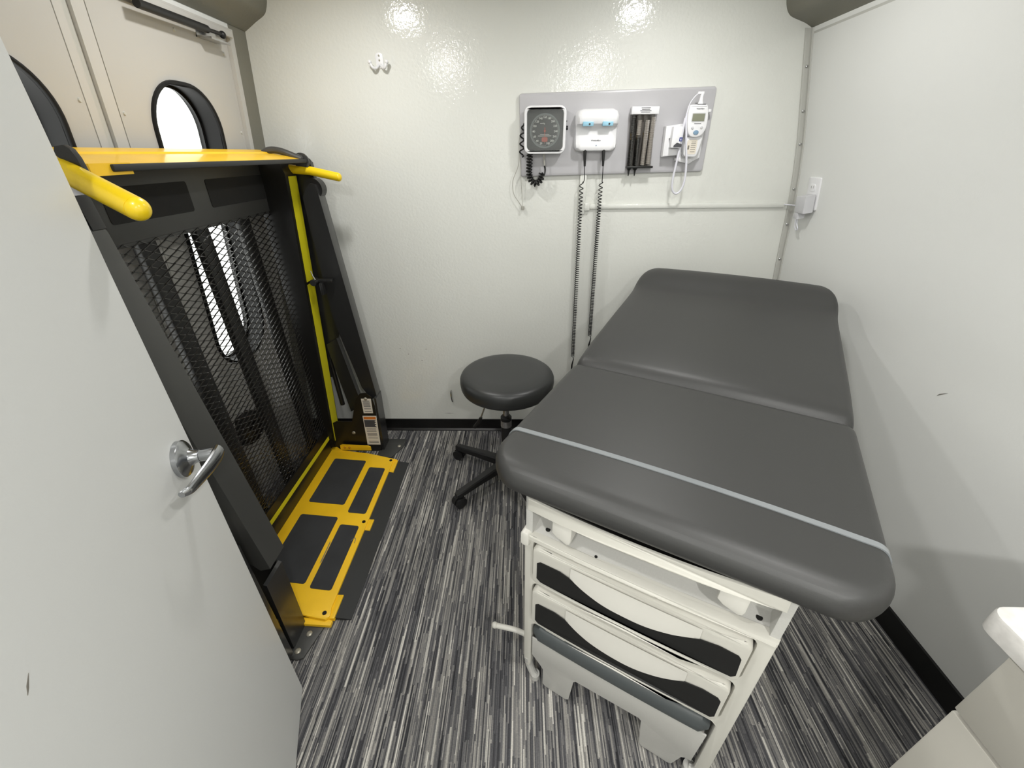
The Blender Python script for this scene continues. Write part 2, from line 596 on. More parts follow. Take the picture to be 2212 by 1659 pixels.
# ceiling coves
for nm, prof in (('trim_5', [(-1.064, 1.866), (-1.015, 1.893), (-0.98, 1.911), (-0.966, 1.926), (-0.954, 1.955), (-0.951, 1.99), (-0.950, 2.05), (-1.04, 2.05)]),
                 ('trim_6', [(1.079, 1.846), (1.047, 1.861), (0.998, 1.877), (0.979, 1.889), (0.967, 1.906), (0.959, 1.93), (0.955, 1.98), (0.953, 2.05), (1.0, 2.05)])):
    bm = B()
    s = [(p.x, p.y) for p in spline([(a, b, 0) for a, b in prof[:-1]], 5)] + [prof[-1]]
    plate(bm, s, lambda a, b, d: (a, d, b), YF, YB)
    struct(nm, bm, 'cove', 40)
# metal strip below the right cove and the cream bead that hangs under it
bm = B()
plate(bm, [(1.079, 1.846), (1.092, 1.838), (1.094, 1.822), (1.084, 1.826)], lambda a, b, d: (a, d, b), YF, YB)
struct('trim_7', bm, 'alu')
# corner channel between back and right walls, bent with the wall
bm = B()
zz = [0.0 + i * 1.845 / 30 for i in range(31)]
for a0, a1, y0 in ((-0.026, -0.019, YB - 0.006), (-0.006, 0.004, YB - 0.014)):
    poly = [(rwx(z) + a0, z) for z in zz] + [(rwx(z) + a1, z) for z in reversed(zz)]
    plate(bm, poly, lambda a, b, d: (a, d, b), y0, YB - 0.0005)
poly = [(rwx(z) - 0.020, z) for z in zz] + [(rwx(z) - 0.004, z) for z in reversed(zz)]
plate(bm, poly, lambda a, b, d: (a, d, b), YB - 0.003, YB - 0.0005)
ch = struct('trim_8', bm, 'alu', 20)
for z in (1.73, 1.585, 1.47, 1.30, 1.155, 1.0, 0.90):
    bm = B(); sphere(bm, (rwx(z) - 0.012, YB - 0.005, z), 0.0048, (1, 0.6, 1), 10, 6)
    link('screw', bm, 'steel', ch)
# black coved base
bm = B()
plate(bm, [(YB - 0.006, 0.075), (YB, 0.075), (YB, 0), (YB - 0.018, 0), (YB - 0.018, 0.004), (YB - 0.008, 0.014)], lambda a, b, d: (d, a, b), -1.26, 1.262)
struct('baseboard_back', bm, 'blk')
bm = B()
plate(bm, [(1.258, 0.08), (1.268, 0.08), (1.268, 0), (1.254, 0), (1.254, 0.006), (1.257, 0.012)], lambda a, b, d: (a, d, b), -0.33, YB - 0.02)
struct('baseboard_right', bm, 'blk')

# surface raceways on the back wall
bm = B()
box(bm, 0.300, 1.165, YB - 0.012, YB, 1.226, 1.248, 0.005)
t = struct('trim_9', bm, 'wall')
bm = B()
box(bm, 0.250, 0.280, YB - 0.013, YB, 1.205, 1.375, 0.004)
box(bm, 0.276, 0.302, YB - 0.016, YB, 1.220, 1.254, 0.004)
struct('trim_10', bm, 'wall')

# ceiling lights (out of frame, mirrored in the glossy wall)
gl = None
where = ['by the back wall over the black lift', 'by the back wall over the head of the exam table', 'above the open grey door', 'above the foot of the exam table', 'in the hall on the door side', 'in the hall on the sink side']
for i, (x, y) in enumerate(LIGHTS):
    if gl is None:
        gl = thing('ceiling_light', '', 'light', (x, y, CEIL), 0, 'round ceiling lights')
        bm = B(); lathe(bm, [(0.045, 0), (0.062, 0), (0.062, -0.008), (0.056, -0.014), (0.045, -0.012)], (x, y, CEIL), n=28)
        link('bezel', bm, 'white', gl)
        bm = B(); lathe(bm, [(0.0, -0.003), (0.045, -0.003), (0.045, -0.001), (0, -0.001)], (x, y, CEIL), n=28)
        link('diffuser', bm, 'lamp', gl)
        kids = list(gl.children)
        o = gl
    else:
        o = gl.copy(); COL.objects.link(o)
        o.matrix_world = Matrix.Translation((x, y, CEIL))
        for c in kids:
            k = c.copy(); COL.objects.link(k); k.parent = o
    o['label'] = 'small round ceiling downlight ' + where[i]

# =================================================================== FOREGROUND DOOR
DA = Vector((0.353, -0.935, 0)).normalized()      # from free edge towards the hinge
DN = Vector((0.935, 0.353, 0)).normalized()       # the face we see
DP = Vector((-0.681, 0.626, 0))
def DW(s, z, d): return DP + DA * s + Vector((0, 0, z)) + DN * d
bm = B()
plate(bm, [(0.0, 0.008), (0.95, 0.008), (0.95, 1.93), (-0.087, 1.93), (-0.0735, 1.505), (-0.062, 1.286), (-0.050, 0.932), (-0.024, 0.45)], DW, -0.035, 0.0)
door = struct('door_3', bm, 'doorpaint')
def DM(s, z, d):   # matrix with local Z along the door normal
    m = Matrix((( -DA.x, 0, DN.x, 0), (-DA.y, 0, DN.y, 0), (0, 1, 0, 0), (0, 0, 0, 1)))
    m.translation = DW(s, z, d)
    return m
hs, hz = 0.012, 0.929
bm = B(); lathe(bm, [(0, 0), (0.037, 0), (0.037, 0.008), (0.034, 0.011), (0.025, 0.014), (0.017, 0.019), (0.0135, 0.026), (0.0125, 0.034), (0, 0.034)], n=40, mat=DM(hs, hz, 0.0005))
rose = lab(link('door_handle', bm, 'chrome', door), 'satin chrome lever handle')
bm = B()
lathe(bm, [(0, 0.034), (0.0115, 0.034), (0.0125, 0.037), (0.0125, 0.060), (0.0105, 0.072), (0, 0.074)], n=28, mat=DM(hs, hz, 0.0005))
link('spindle', bm, 'chrome', rose)
t = bmesh.new()
pts = [(0.0, 0.066), (0.02, 0.066), (0.05, 0.062), (0.085, 0.054), (0.112, 0.046), (0.122, 0.036)]
hw = [0.0145, 0.016, 0.0145, 0.012, 0.0095, 0.0065]
hd = [0.009, 0.009, 0.0075, 0.006, 0.0055, 0.005]
sp = spline([(a, b, 0) for a, b in pts], 5)
rings = []
for i, p in enumerate(sp):
    f = i / (len(sp) - 1) * (len(pts) - 1); k = min(int(f), len(pts) - 2); g = f - k
    w = hw[k] + (hw[k + 1] - hw[k]) * g; dd = hd[k] + (hd[k + 1] - hd[k]) * g
    rings.append([t.verts.new(DW(hs + p.x - 0.006, hz + w * math.cos(a), p.y + dd * math.sin(a))) for a in [2 * PI * q / 16 for q in range(16)]])
for A, C in zip(rings, rings[1:]):
    for q in range(16): t.faces.new((A[q], A[(q + 1) % 16], C[(q + 1) % 16], C[q]))
t.faces.new(rings[0]); t.faces.new(rings[-1][::-1])
bm = B(); merge(bm, t)
link('lever', bm, 'chrome', rose)
bm = B(); plate(bm, [(-0.007, 0), (0.004, 0.0025), (0.010, 0), (0.004, -0.0015)], lambda a, b, d: DW(0.445 + a * 0.9, 0.966 - a * 0.9 + b, d), 0.0001, 0.0006)
link('paint_chip', bm, 'scuff', door)

# =================================================================== WHEELCHAIR LIFT
LIFT = thing('wheelchair_lift', 'black steel wheelchair lift with yellow handrails and mesh platform folded upright', 'wheelchair lift', (-0.95, 1.29, 0))
XZ = lambda a, b, d: (a, d, b)
XY = lambda a, b, d: (a, b, d)
# platform frame ------------------------------------------------------
def PX(y, z, d): return (-1.058 + 0.026 * z + d, y, z)       # plane of the deck, leaning a little
bm = B()
plate(bm, [(0.93, 1.255), (1.80, 1.255), (1.80, 1.432), (0.93, 1.432)], PX, -0.02, 0.0, bev=0.002)
box(bm, -1.052, -1.03, 0.93, 1.80, 1.245, 1.262, 0.003)
tp = lab(link('top_panel', bm, 'liftg', LIFT), 'charcoal head panel above the mesh')
for a0, a1 in ((1.06, 1.355), (1.44, 1.775)):
    bm = B(); plate(bm, rrect(a0, a1, 1.302, 1.386, 0.008, 4), PX, 0.0, 0.0015)
    link('grip_pad', bm, 'gripk', tp)
# expanded metal: diamond strands
bm = B()
verts, faces = [], []
p, q = 0.056, 0.0225
ny, nz = int((1.785 - 0.955) / p), int((1.262 - 0.150) / q)
def strand(y0, z0, y1, z1, tilt):
    a = Vector((0, y0, z0)); b = Vector((0, y1, z1))
    d = (b - a).normalized(); n = Vector((0, -d.z, d.y))
    w = n * 0.0012
    o = len(verts)
    for P_, dx in ((a, -tilt), (b, tilt)):
        for sw, sx in ((-1, -0.0016), (1, -0.0016), (1, 0.0016), (-1, 0.0016)):
            v = P_ + w * sw
            verts.append(PX(v.y, v.z, -0.004 + sx + dx))
    faces.extend([(o, o + 1, o + 5, o + 4), (o + 1, o + 2, o + 6, o + 5), (o + 2, o + 3, o + 7, o + 6), (o + 3, o, o + 4, o + 7)])
for i in range(ny + 1):
    for j in range(nz + 1):
        for k in (0, 1):
            cy = 0.955 + i * p + k * p / 2
            cz = 0.150 + j * q + k * q / 2
            if cy > 1.752 or cz > 1.262: continue
            # strands start on the left knuckle of each diamond
            strand(cy, cz, cy + p / 2 * 0.93, cz + q / 2, 0.0015)
            strand(cy, cz, cy + p / 2 * 0.93, cz - q / 2, -0.0015)
            strand(cy + p / 2 * 0.93, cz + q / 2, cy + p / 2 * 1.0, cz + q / 2, 0)
me = bpy.data.meshes.new('mesh_deck')
me.from_pydata(verts, [], faces)
me.materials.append(MT['mesh'])
deck = bpy.data.objects.new('mesh_deck', me)
COL.objects.link(deck)
me.transform(OFF[LIFT].inverted())
deck.parent = LIFT
lab(deck, 'expanded metal mesh of the folded deck')
# ribs behind the mesh
for yc in (0.955, 1.19, 1.42, 1.66):
    bm = B(); box(bm, -1.095, -1.070, yc - 0.031, yc + 0.031, 0.12, 1.26, 0.003)
    link('deck_rib', bm, 'liftd', LIFT)
# side flanges of the deck with their yellow tape
def flange(y0, y1, dx, taped):
    bm = B()
    plate(bm, [(-1.085, 0.05), (-1.035 + dx, 0.05), (-0.926 + dx, 1.39), (-0.940 + dx, 1.432), (-1.052, 1.432)], XZ, y0, y1, bev=0.0)
    f = link('side_barrier', bm, 'liftd', LIFT)
    if taped:
        for z0, z1 in ((0.075, 0.945), (0.957, 1.378)):
            bm = B()
            fx = lambda z: -1.035 + dx + 0.109 * (z - 0.05) / 1.34 + 0.001
            v = [(fx(z0), taped[0], z0), (fx(z0), taped[1], z0), (fx(z1), taped[1], z1), (fx(z1), taped[0], z1)]
            t = bmesh.new()
            A = [t.verts.new(q_) for q_ in v]; C = [t.verts.new((q_[0] + 0.001, q_[1], q_[2])) for q_ in v]
            t.faces.new(A); t.faces.new(C[::-1])
            for i in range(4): t.faces.new((A[i], A[(i + 1) % 4], C[(i + 1) % 4], C[i]))
            merge(bm, t)
            link('safety_tape', bm, 'tape', f)
    return f
flange(1.766, 1.860, 0.0, (1.787, 1.852))
flange(0.915, 0.945, -0.04, None)
# floor-level cross member with tape
bm = B()
box(bm, -1.105, -1.052, 0.93, 1.766, 0.02, 0.098, 0.004)
plate(bm, [(-1.060, 0.098), (-1.052, 0.098), (-1.052, 0.165), (-1.060, 0.165)], XZ, 0.93, 1.766)
cm = lab(link('cross_member', bm, 'liftd', LIFT), 'low black cross member with a yellow tape strip')
bm = B(); plate(bm, [(1.00, 0.099), (1.772, 0.099), (1.772, 0.121), (1.00, 0.121)], lambda a, b, d: (-1.051 + d, a, b), 0, 0.0012)
link('safety_tape', bm, 'tape', cm)
# yellow roll stop folded over the head
bm = B()
def flap(y, w, d):     # w 0..1 from front lower edge to back upper edge
    return (-0.868 - 0.185 * w - 0.10 * d, y, 1.437 + 0.027 * w + 0.012 * math.sin(PI * min(1, w * 1.6)) * 0.3 + d)
t = bmesh.new()
ws = [0, 0.25, 0.5, 0.62, 0.64, 0.8, 1.0]
hh = [0, 0.001, 0.003, 0.004, 0.008, 0.010, 0.008]
A = [[t.verts.new((flap(y, w, h)[0], y, flap(y, w, h)[2])) for w, h in zip(ws, hh)] for y in (0.90, 1.84)]
C = [[t.verts.new((flap(y, w, h - 0.004)[0], y, flap(y, w, h - 0.004)[2])) for w, h in zip(ws, hh)] for y in (0.90, 1.84)]
for i in range(len(ws) - 1):
    t.faces.new((A[0][i], A[0][i + 1], A[1][i + 1], A[1][i]))
    t.faces.new((C[0][i], C[1][i], C[1][i + 1], C[0][i + 1]))
    for s_ in (0, 1): t.faces.new((A[s_][i], C[s_][i], C[s_][i + 1], A[s_][i + 1]))
t.faces.new((A[0][0], A[1][0], C[1][0], C[0][0])); t.faces.new((A[0][-1], C[0][-1], C[1][-1], A[1][-1]))
merge(bm, t)
rs = lab(link('roll_stop', bm, 'yellow', LIFT), 'yellow roll stop flap folded over the head')
bm = B(); box(bm, -0.872, -0.855, 0.948, 1.862, 1.424, 1.438, 0.003)
link('edge_strip', bm, 'rubber', rs)
bm = B()
plate(bm, [(0.90, 1.417), (1.0, 1.418), (1.0, 1.440), (0.90, 1.44)], lambda a, b, d: (-0.862 + d, a, b), -0.006, 0.0)
link('end_lip', bm, 'yellow', rs)

def side(y0, y1, dx, far):
    """one tower: bracket, twin arms, front flange, foot; y0..y1 is its thickness, dx slides it into the room"""
    g = lambda pts: [(x + dx, z) for x, z in pts]
    ym = (y0 + y1) / 2
    yi = y0 if far else y1          # face turned to the platform
    s = 1 if far else -1
    # upper arm: hollow channel, front face pale, side face dark
    bm = B()
    g0 = g
    if not far: g = lambda pts: [(x + dx + 0.034 - 0.012 * z, z if z > 0.6 else z + (0.6 - z) * 0.28) for x, z in pts]
    plate(bm, g([(-0.882, 1.335), (-0.862, 1.352), (-0.845, 1.345), (-0.838, 1.322), (-0.764, 0.337), (-0.795, 0.325), (-0.833, 0.395), (-0.880, 0.66), (-0.900, 0.80), (-0.905, 1.2), (-0.905, 1.30)]), XZ, *((1.822, 1.884) if far else (y0, y1)), bev=0.002)
    g = g0
    arm = lab(link('upper_arm', bm, 'liftg' if not far else 'lift', LIFT), 'long black upper arm')
    # drum at the arm head
    bm = B(); cyl(bm, (-0.866 + dx, ym, 1.330), (-0.866 + dx, (y1 + 0.006) if far else (y0 - 0.006), 1.330), 0.041, n=28)
    link('arm_pivot', bm, 'liftd', arm)
    bm = B(); plate(bm, [(1.025, -0.004), (1.08, -0.014), (1.14, -0.008), (1.18, 0.0), (1.14, 0.006), (1.10, 0.007), (1.05, 0.002)] , lambda a, b, d: (-0.838 + dx - (a - 1.322) * -0.0791 + d, ym + b * 0.9 + 0.012 * s, a), -0.001, 0.0012)
    link('key_slot', bm, 'blk', arm)
    # lower arm
    bm = B(); plate(bm, g([(-0.985, 0.62), (-0.925, 0.655), (-0.872, 0.26), (-0.94, 0.22)]), XZ, *((1.862, 1.898) if far else (0.70, 0.74)), bev=0.002)
    link('lower_arm', bm, 'lift', LIFT)
    # cover over the cylinder
    bm = B(); plate(bm, g([(-1.06, 1.36), (-0.885, 1.36), (-0.862, 1.25), (-0.858, 0.98), (-0.875, 0.82), (-0.905, 0.69), (-0.935, 0.62), (-0.985, 0.56), (-1.0, 0.43), (-1.06, 0.42)]), XZ, *((1.877, 1.900) if far else (0.70, 0.72)), bev=0.003)
    link('cylinder_cover', bm, 'lift', LIFT)
    bm = B(); tube(bm, [(-1.0 + dx, ym + 0.048 * s, 0.6), (-0.99 + dx, ym + 0.048 * s, 0.25)], 0.012, 12)
    link('hydraulic_rod', bm, 'liftd', LIFT)
    # side bracket standing on the floor
    bm = B()
    plate(bm, g([(-1.08, 0.0), (-1.08, 0.16), (-1.0, 0.20), (-0.915, 0.20), (-0.885, 0.29), (-0.862, 0.350), (-0.838, 0.375), (-0.806, 0.378), (-0.783, 0.355), (-0.775, 0.30), (-0.785, 0.0)]), XZ, yi - 0.006 * s, yi, bev=0.001)
    br = lab(link('side_bracket', bm, 'liftd', LIFT), 'black side bracket bolted to the floor')
    bm = B()
    plate(bm, g([(-0.785, 0.0), (-0.772, 0.0), (-0.762, 0.34), (-0.772, 0.345)]), XZ, min(yi, yi + 0.085 * s), max(yi, yi + 0.085 * s))
    link('front_flange', bm, 'lift', br)
    for x, z, r in ((-0.815, 0.343, 0.0095), (-0.920, 0.126, 0.0095)):
        bm = B()
        lathe(bm, [(0, 0.004), (r * 0.7, 0.004), (r, 0.001), (r, -0.002)], n=16, mat=Matrix.Translation((x + dx, yi - 0.006 * s, z)) @ Matrix.Rotation(PI / 2 * s, 4, 'X'))
        link('bolt', bm, 'zinc', br)
    # floor plate
    bm = B()
    if far: plate(bm, [(-0.80, 1.735), (-0.715, 1.735), (-0.672, 1.83), (-0.672, 1.90), (-0.80, 1.90)], XY, 0.0, 0.006, bev=0.0015)
    else: plate(bm, [(-0.80, 0.712), (-0.738, 0.706), (-0.720, 0.712), (-0.689, 0.832), (-0.705, 0.86), (-0.80, 0.86)], XY, 0.0, 0.006, bev=0.0015)
    ft = link('foot_plate', bm, 'liftg', LIFT)
    for c in (((-0.697, 1.832), ) if far else ((-0.748, 0.733), (-0.735, 0.790))):
        bm = B(); lathe(bm, [(0.010, 0.005), (0.010, 0.008), (0.006, 0.011), (0, 0.0115)], (c[0], c[1], 0), n=18)
        link('bolt', bm, 'zinc', ft)
    return br
brf = side(1.800, 1.880, 0.0, True)
brn = side(0.748, 0.826, 0.008, False)
# stickers on the far bracket
YS = 1.7935
def SK(a, b, d): return (a, YS - d, b)
bm = B(); plate(bm, [(-0.838, 0.345), (-0.786, 0.345), (-0.790, 0.255), (-0.840, 0.255)], SK, 0, 0.0008)
k = lab(link('sticker', bm, 'paper', brf), 'small cream instruction sticker')
bm = B()
for z in (0.333, 0.322, 0.314, 0.306, 0.298, 0.285, 0.268):
    plate(bm, [(-0.832, z), (-0.796, z), (-0.796, z - 0.0035), (-0.832, z - 0.0035)], SK, 0.0009, 0.0012)
link('print_lines', bm, 'ink', k)
bm = B(); plate(bm, [(-0.850, 0.238), (-0.776, 0.238), (-0.785, 0.047), (-0.858, 0.047)], SK, 0, 0.0008)
k = lab(link('sticker', bm, 'paper', brf), 'tall white warning sticker with an orange header')
bm = B(); plate(bm, [(-0.846, 0.232), (-0.781, 0.232), (-0.782, 0.216), (-0.847, 0.216)], SK, 0.0009, 0.0013)
link('header', bm, 'orange', k)
bm = B(); plate(bm, [(-0.847, 0.212), (-0.782, 0.212), (-0.792, 0.204), (-0.783, 0.198), (-0.794, 0.190), (-0.784, 0.183), (-0.794, 0.176), (-0.785, 0.165), (-0.849, 0.165)], SK, 0.0009, 0.0013)
link('pictogram', bm, 'ink', k)
bm = B()
for z in (0.155, 0.147, 0.139, 0.125, 0.117, 0.109, 0.094, 0.072, 0.064):
    plate(bm, [(-0.845, z), (-0.792, z), (-0.792, z - 0.003), (-0.845, z - 0.003)], SK, 0.0009, 0.0012)
link('print_lines', bm, 'ink', k)
# latch bracket with its pin on the far tower
bm = B()
box(bm, -0.925, -0.850, 1.792, 1.812, 0.955, 0.968, 0.002)
cyl(bm, (-0.925, 1.77, 0.958), (-0.925, 1.81, 0.958), 0.014, n=18)
box(bm, -0.905, -0.893, 1.780, 1.81, 0.90, 0.955, 0.002)
lb = link('latch_bracket', bm, 'lift', LIFT)
bm = B(); tube(bm, [(-0.918, 1.785, 0.966), (-0.925, 1.785, 0.985), (-0.930, 1.785, 1.008)], [0.0035, 0.003, 0.002], 8)
link('latch_pin', bm, 'steel', lb)
# brackets that carry the handrails
for y, dx in ((1.866, 0.0), (0.80, 0.045)):
    bm = B(); zt_ = 1.44 if dx == 0 else 1.405
    plate(bm, [(-0.99 + dx, zt_), (-0.875 + dx, zt_), (-0.862 + dx, zt_ - 0.015), (-0.858 + dx, 1.33), (-0.875 + dx, 1.30), (-0.99 + dx, 1.30)], XZ, y - 0.002, y + 0.028, bev=0.002)
    link('rail_bracket', bm, 'liftd', LIFT)
bm = B(); tube(bm, [(-0.96, 1.835, 1.405), (-0.860, 1.842, 1.396), (-0.752, 1.848, 1.372)], 0.0165, 22)
sphere(bm, (-0.750, 1.848, 1.3715), 0.0163, (0.75, 1, 1), 22, 12)
lab(link('handrail', bm, 'yellow2', LIFT), 'yellow rubber-sleeved handrail by the back wall')
bm = B(); tube(bm, [(-0.96, 0.850, 1.487), (-0.820, 0.802, 1.432), (-0.668, 0.750, 1.373)], 0.0200, 28)
sphere(bm, (-0.667, 0.750, 1.3725), 0.0199, (1, 1, 1), 26, 14)
lab(link('handrail', bm, 'yellow2', LIFT), 'yellow rubber-sleeved handrail nearest the door')
# hooks / levers on top
bm = B()
plate(bm, [(-0.810, 1.447), (-0.818, 1.457), (-0.812, 1.468), (-0.795, 1.470), (-0.786, 1.464), (-0.781, 1.450), (-0.779, 1.430), (-0.779, 1.408), (-0.80, 1.405), (-0.797, 1.43), (-0.802, 1.443)], XZ, 0.800, 0.812, bev=0.003)
lab(link('catch_hook', bm, 'liftd', LIFT), 'black curved catch at the near end of the roll stop')
bm = B()
tube(bm, spline([(-1.02, 1.80, 1.450), (-0.985, 1.80, 1.468), (-0.94, 1.80, 1.466), (-0.89, 1.81, 1.446), (-0.865, 1.815, 1.436)], 5), [0.006] + [0.012] * 19 + [0.006], 12)
lathe(bm, [(0, 0.0), (0.030, 0.0), (0.030, 0.008), (0, 0.008)], n=26, mat=Matrix.Translation((-0.880, 1.838, 1.430)) @ Matrix.Rotation(PI / 2, 4, 'X'))
lab(link('release_lever', bm, 'liftg', LIFT), 'black release lever at the far end of the roll stop')
# pump housing beside the near tower
bm = B(); box(bm, -0.90, -0.752, 0.650, 0.722, 0.02, 0.548, 0.004)
ph = lab(link('pump_housing', bm, 'lift', LIFT), 'black pump housing behind the door edge')
bm = B(); plate(bm, [(-0.83, 0.664), (-0.760, 0.664), (-0.760, 0.704), (-0.83, 0.704)], XY, 0.548, 0.5492)
link('sticker', bm, 'paper', ph)
bm = B(); plate(bm, [(0.645, 0.13), (0.70, 0.13), (0.70, 0.165), (0.645, 0.165)], lambda a, b, d: (-0.752 + d, a, b), 0, 0.001)
lab(link('sticker', bm, 'green', ph), 'small green sticker')
# bridge plate on the floor
bm = B()
op = [(-1.078, 0.78), (-1.075, 1.735), (-1.060, 1.790), (-1.035, 1.795), (-0.995, 1.765), (-0.83, 1.737), (-0.668, 1.690), (-0.686, 1.686), (-0.686, 0.870), (-0.680, 0.85), (-0.680, 0.838), (-0.692, 0.828), (-0.79, 0.845), (-0.90, 0.80), (-0.99, 0.78)]
plate(bm, op, XY, 0.020, 0.028, bev=0.001)
bp = lab(link('bridge_plate', bm, 'yellow', LIFT), 'yellow bridge plate lying on the carpet with black grip panels')
for x0, x1, ya, yb in ((-1.005, -0.829, 1.360, 1.672), (-0.796, -0.710, 1.318, 1.626), (-1.003, -0.826, 0.958, 1.285), (-0.801, -0.714, 0.944, 1.248)):
    bm = B(); plate(bm, rrect(x0, x1, ya, yb, 0.010, 4), lambda a, b, d: (a, b - (a + 0.80) * 0.10, d), 0.028, 0.0298)
    link('grip_pad', bm, 'grip', bp)
for x, y in ((-0.699, 1.681), (-0.702, 1.264), (-0.702, 0.850)):
    bm = B(); cyl(bm, (x, y, 0.028), (x, y, 0.0305), 0.0075, n=18)
    link('bolt', bm, 'specula', bp)
for ya, yb in ((1.60, 1.692), (1.225, 1.285), (0.835, 0.925)):
    bm = B(); plate(bm, [(-0.688, ya), (-0.664, ya), (-0.664, yb), (-0.688, yb)], XY, 0.006, 0.022, bev=0.002)
    link('hinge_tab', bm, 'yellow', bp)
bm = B()
plate(bm, [(-0.99, 0.80), (-0.86, 0.818), (-0.80, 0.818), (-0.668, 0.812), (-0.668, 0.83), (-0.70, 0.84), (-0.99, 0.84)], XY, 0.006, 0.018, bev=0.001)
link('under_plate', bm, 'yellow', bp)
bm = B()
plate(bm, [(-1.005, 0.022), (-0.835, 0.022), (-0.835, 0.045), (-0.848, 0.052), (-0.99, 0.060), (-1.003, 0.055)], XZ, 1.772, 1.778, bev=0.001)
tb = link('raised_tab', bm, 'yellow', bp)
for x in (-0.978, -0.953):
    bm = B(); sphere(bm, (x, 1.771, 0.042), 0.0055)
    link('rivet', bm, 'brass', tb)
bm = B()
plate(bm, [(-1.078, 0.028), (-1.055, 0.028), (-1.055, 0.032), (-1.070, 0.045), (-1.078, 0.045)], XZ, 0.80, 1.75)
link('back_lip', bm, 'yellow', bp)
bm = B()
plate(bm, [(-0.686, 0.020), (-0.686, 0.001), (-0.608, 0.001), (-0.608, 0.004), (-0.650, 0.012)], XZ, 0.843, 1.692)
lab(link('rubber_ramp', bm, 'rubber', bp), 'black rubber ramp edge')
bm = B()
tube(bm, spline([(-0.722, 1.16, 0.029), (-0.714, 1.175, 0.029), (-0.706, 1.172, 0.029), (-0.703, 1.15, 0.029)], 4), 0.0014, 5)
link('scuff', bm, 'scuff', bp)
bm = B()
plate(bm, [(-0.808, 1.05), (-0.803, 1.06), (-0.806, 1.15), (-0.810, 1.16)], XY, 0.0281, 0.0284)
link('scuff', bm, 'scuff', bp)

# =================================================================== EXAM TABLE
TH = math.radians(28.3)
UV = Matrix.Rotation(-TH, 4, 'Z')       # local (u, v, z) -> world
Ud = Vector((math.cos(TH), -math.sin(TH), 0)); Vd = Vector((math.sin(TH), math.cos(TH), 0))
def T(u, v, z): return Ud * u + Vd * v + Vector((0, 0, z))
base = T(-0.05, 1.15, 0)
TAB = thing('exam_table', 'charcoal padded medical exam table on a pale grey two-drawer base', 'exam table', base, -TH)
def bow(u): return -0.006 * (1 - min(1, ((u + 0.05) / 0.26) ** 2))
VF = 0.602
def FP(v0): return lambda a, b, d: T(a, v0 - d + bow(a), b)      # bowed front surface; d = proud of it
def sub(poly, n=14):
    """subdivide polygon edges so the bow reads"""
    out = []
    for (a, b), (c, d) in zip(poly, poly[1:] + poly[:1]):
        L = max(1, int(abs(c - a) / 0.03))
        for i in range(L): out.append((a + (c - a) * i / L, b + (d - b) * i / L))
    return out
def tpl(name, poly, v0, d0, d1, mat, parent=TAB, holes=(), bev=0.0, flat=False):
    bm = B()
    f = (lambda a, b, d: T(a, v0 - d, b)) if flat else FP(v0)
    plate(bm, poly if flat else sub(poly), f, d0, d1, holes if flat else [sub(h) for h in holes], bev)
    return link(name, bm, mat, parent)
# carcass: sides, back, floor of the carcass
bm = B()
UVm = UV
box(bm, -0.314, -0.296, VF + 0.002, 1.66, 0.07, 0.79, 0.002, UVm)
box(bm, 0.196, 0.213, VF + 0.002, 1.66, 0.07, 0.79, 0.002, UVm)
box(bm, -0.300, 0.200, 1.640, 1.66, 0.07, 0.79, 0.002, UVm)
box(bm, -0.300, 0.200, VF + 0.06, 1.65, 0.775, 0.79, 0.002, UVm)
body = lab(link('cabinet_body', bm, 'tbl2', TAB), 'pale grey cabinet body')
# front frame with openings
h1 = rrect(-0.292, 0.185, 0.500, 0.646, 0.02, 4)
h2 = rrect(-0.292, 0.184, 0.327, 0.486, 0.02, 4)
tpl('front_frame', [(-0.316, 0.10), (-0.306, 0.07), (-0.296, 0.07), (-0.292, 0.10), (-0.292, 0.295), (-0.280, 0.308), (0.172, 0.308), (0.184, 0.295), (0.184, 0.06), (0.206, 0.06), (0.214, 0.07), (0.214, 0.668), (-0.316, 0.660)], VF, -0.02, 0.0, 'tbl', body, [h1, h2], 0.003)
bm = B(); plate(bm, sub([(-0.312, 0.648), (0.212, 0.656), (0.212, 0.668), (-0.312, 0.662)]), FP(VF), -0.012, 0.008, bev=0.004)
link('frame_lip', bm, 'tbl', body)
# recessed shelf over the drawers
bm = B()
plate(bm, [(-0.300, 0.0), (0.200, 0.0), (0.200, 0.06), (-0.300, 0.06)], lambda a, b, d: T(a, VF + b, 0.655 + b * 0.35 + d), 0, 0.004)
sh = link('shelf', bm, 'tbl2', body)
bm = B()
plate(bm, [(-0.300, 0.655), (0.200, 0.655), (0.200, 0.78), (-0.300, 0.78)], lambda a, b, d: T(a, VF + 0.052 - d, b), 0, 0.004)
link('shelf_back', bm, 'tbl2', body)
for u, v in ((-0.266, 0.025), (-0.142, 0.012), (0.042, 0.012), (0.178, 0.030)):
    bm = B()
    cyl(bm, T(u, VF + v, 0.655 + v * 0.35 + 0.003), T(u, VF + v, 0.655 + v * 0.35 + 0.0052), 0.0035 if u in (-0.142, 0.042) else 0.006, n=12)
    link('screw_hole', bm, 'insert', sh)
for a0, a1 in ((-0.285, -0.236), (-0.196, 0.092), (0.152, 0.186)):
    bm = B(); plate(bm, [(a0, 0.695), (a1, 0.695), (a1, 0.775), (a0, 0.775)], lambda a, b, d: T(a, VF + 0.048 - d, b), 0, 0.004, bev=0.001)
    link('slide_cover', bm, 'tbl2', body)
# pull-out pan rail
bm = B(); plate(bm, sub([(-0.303, 0.750), (0.199, 0.759), (0.197, 0.792), (-0.302, 0.784)]), lambda a, b, d: T(a, VF + 0.003 - d + 2.5 * bow(a), b), 0.007, 0.014, bev=0.0025)
lab(link('pan_rail', bm, 'tbl', TAB), 'pale grey pull-out rail under the cushion')
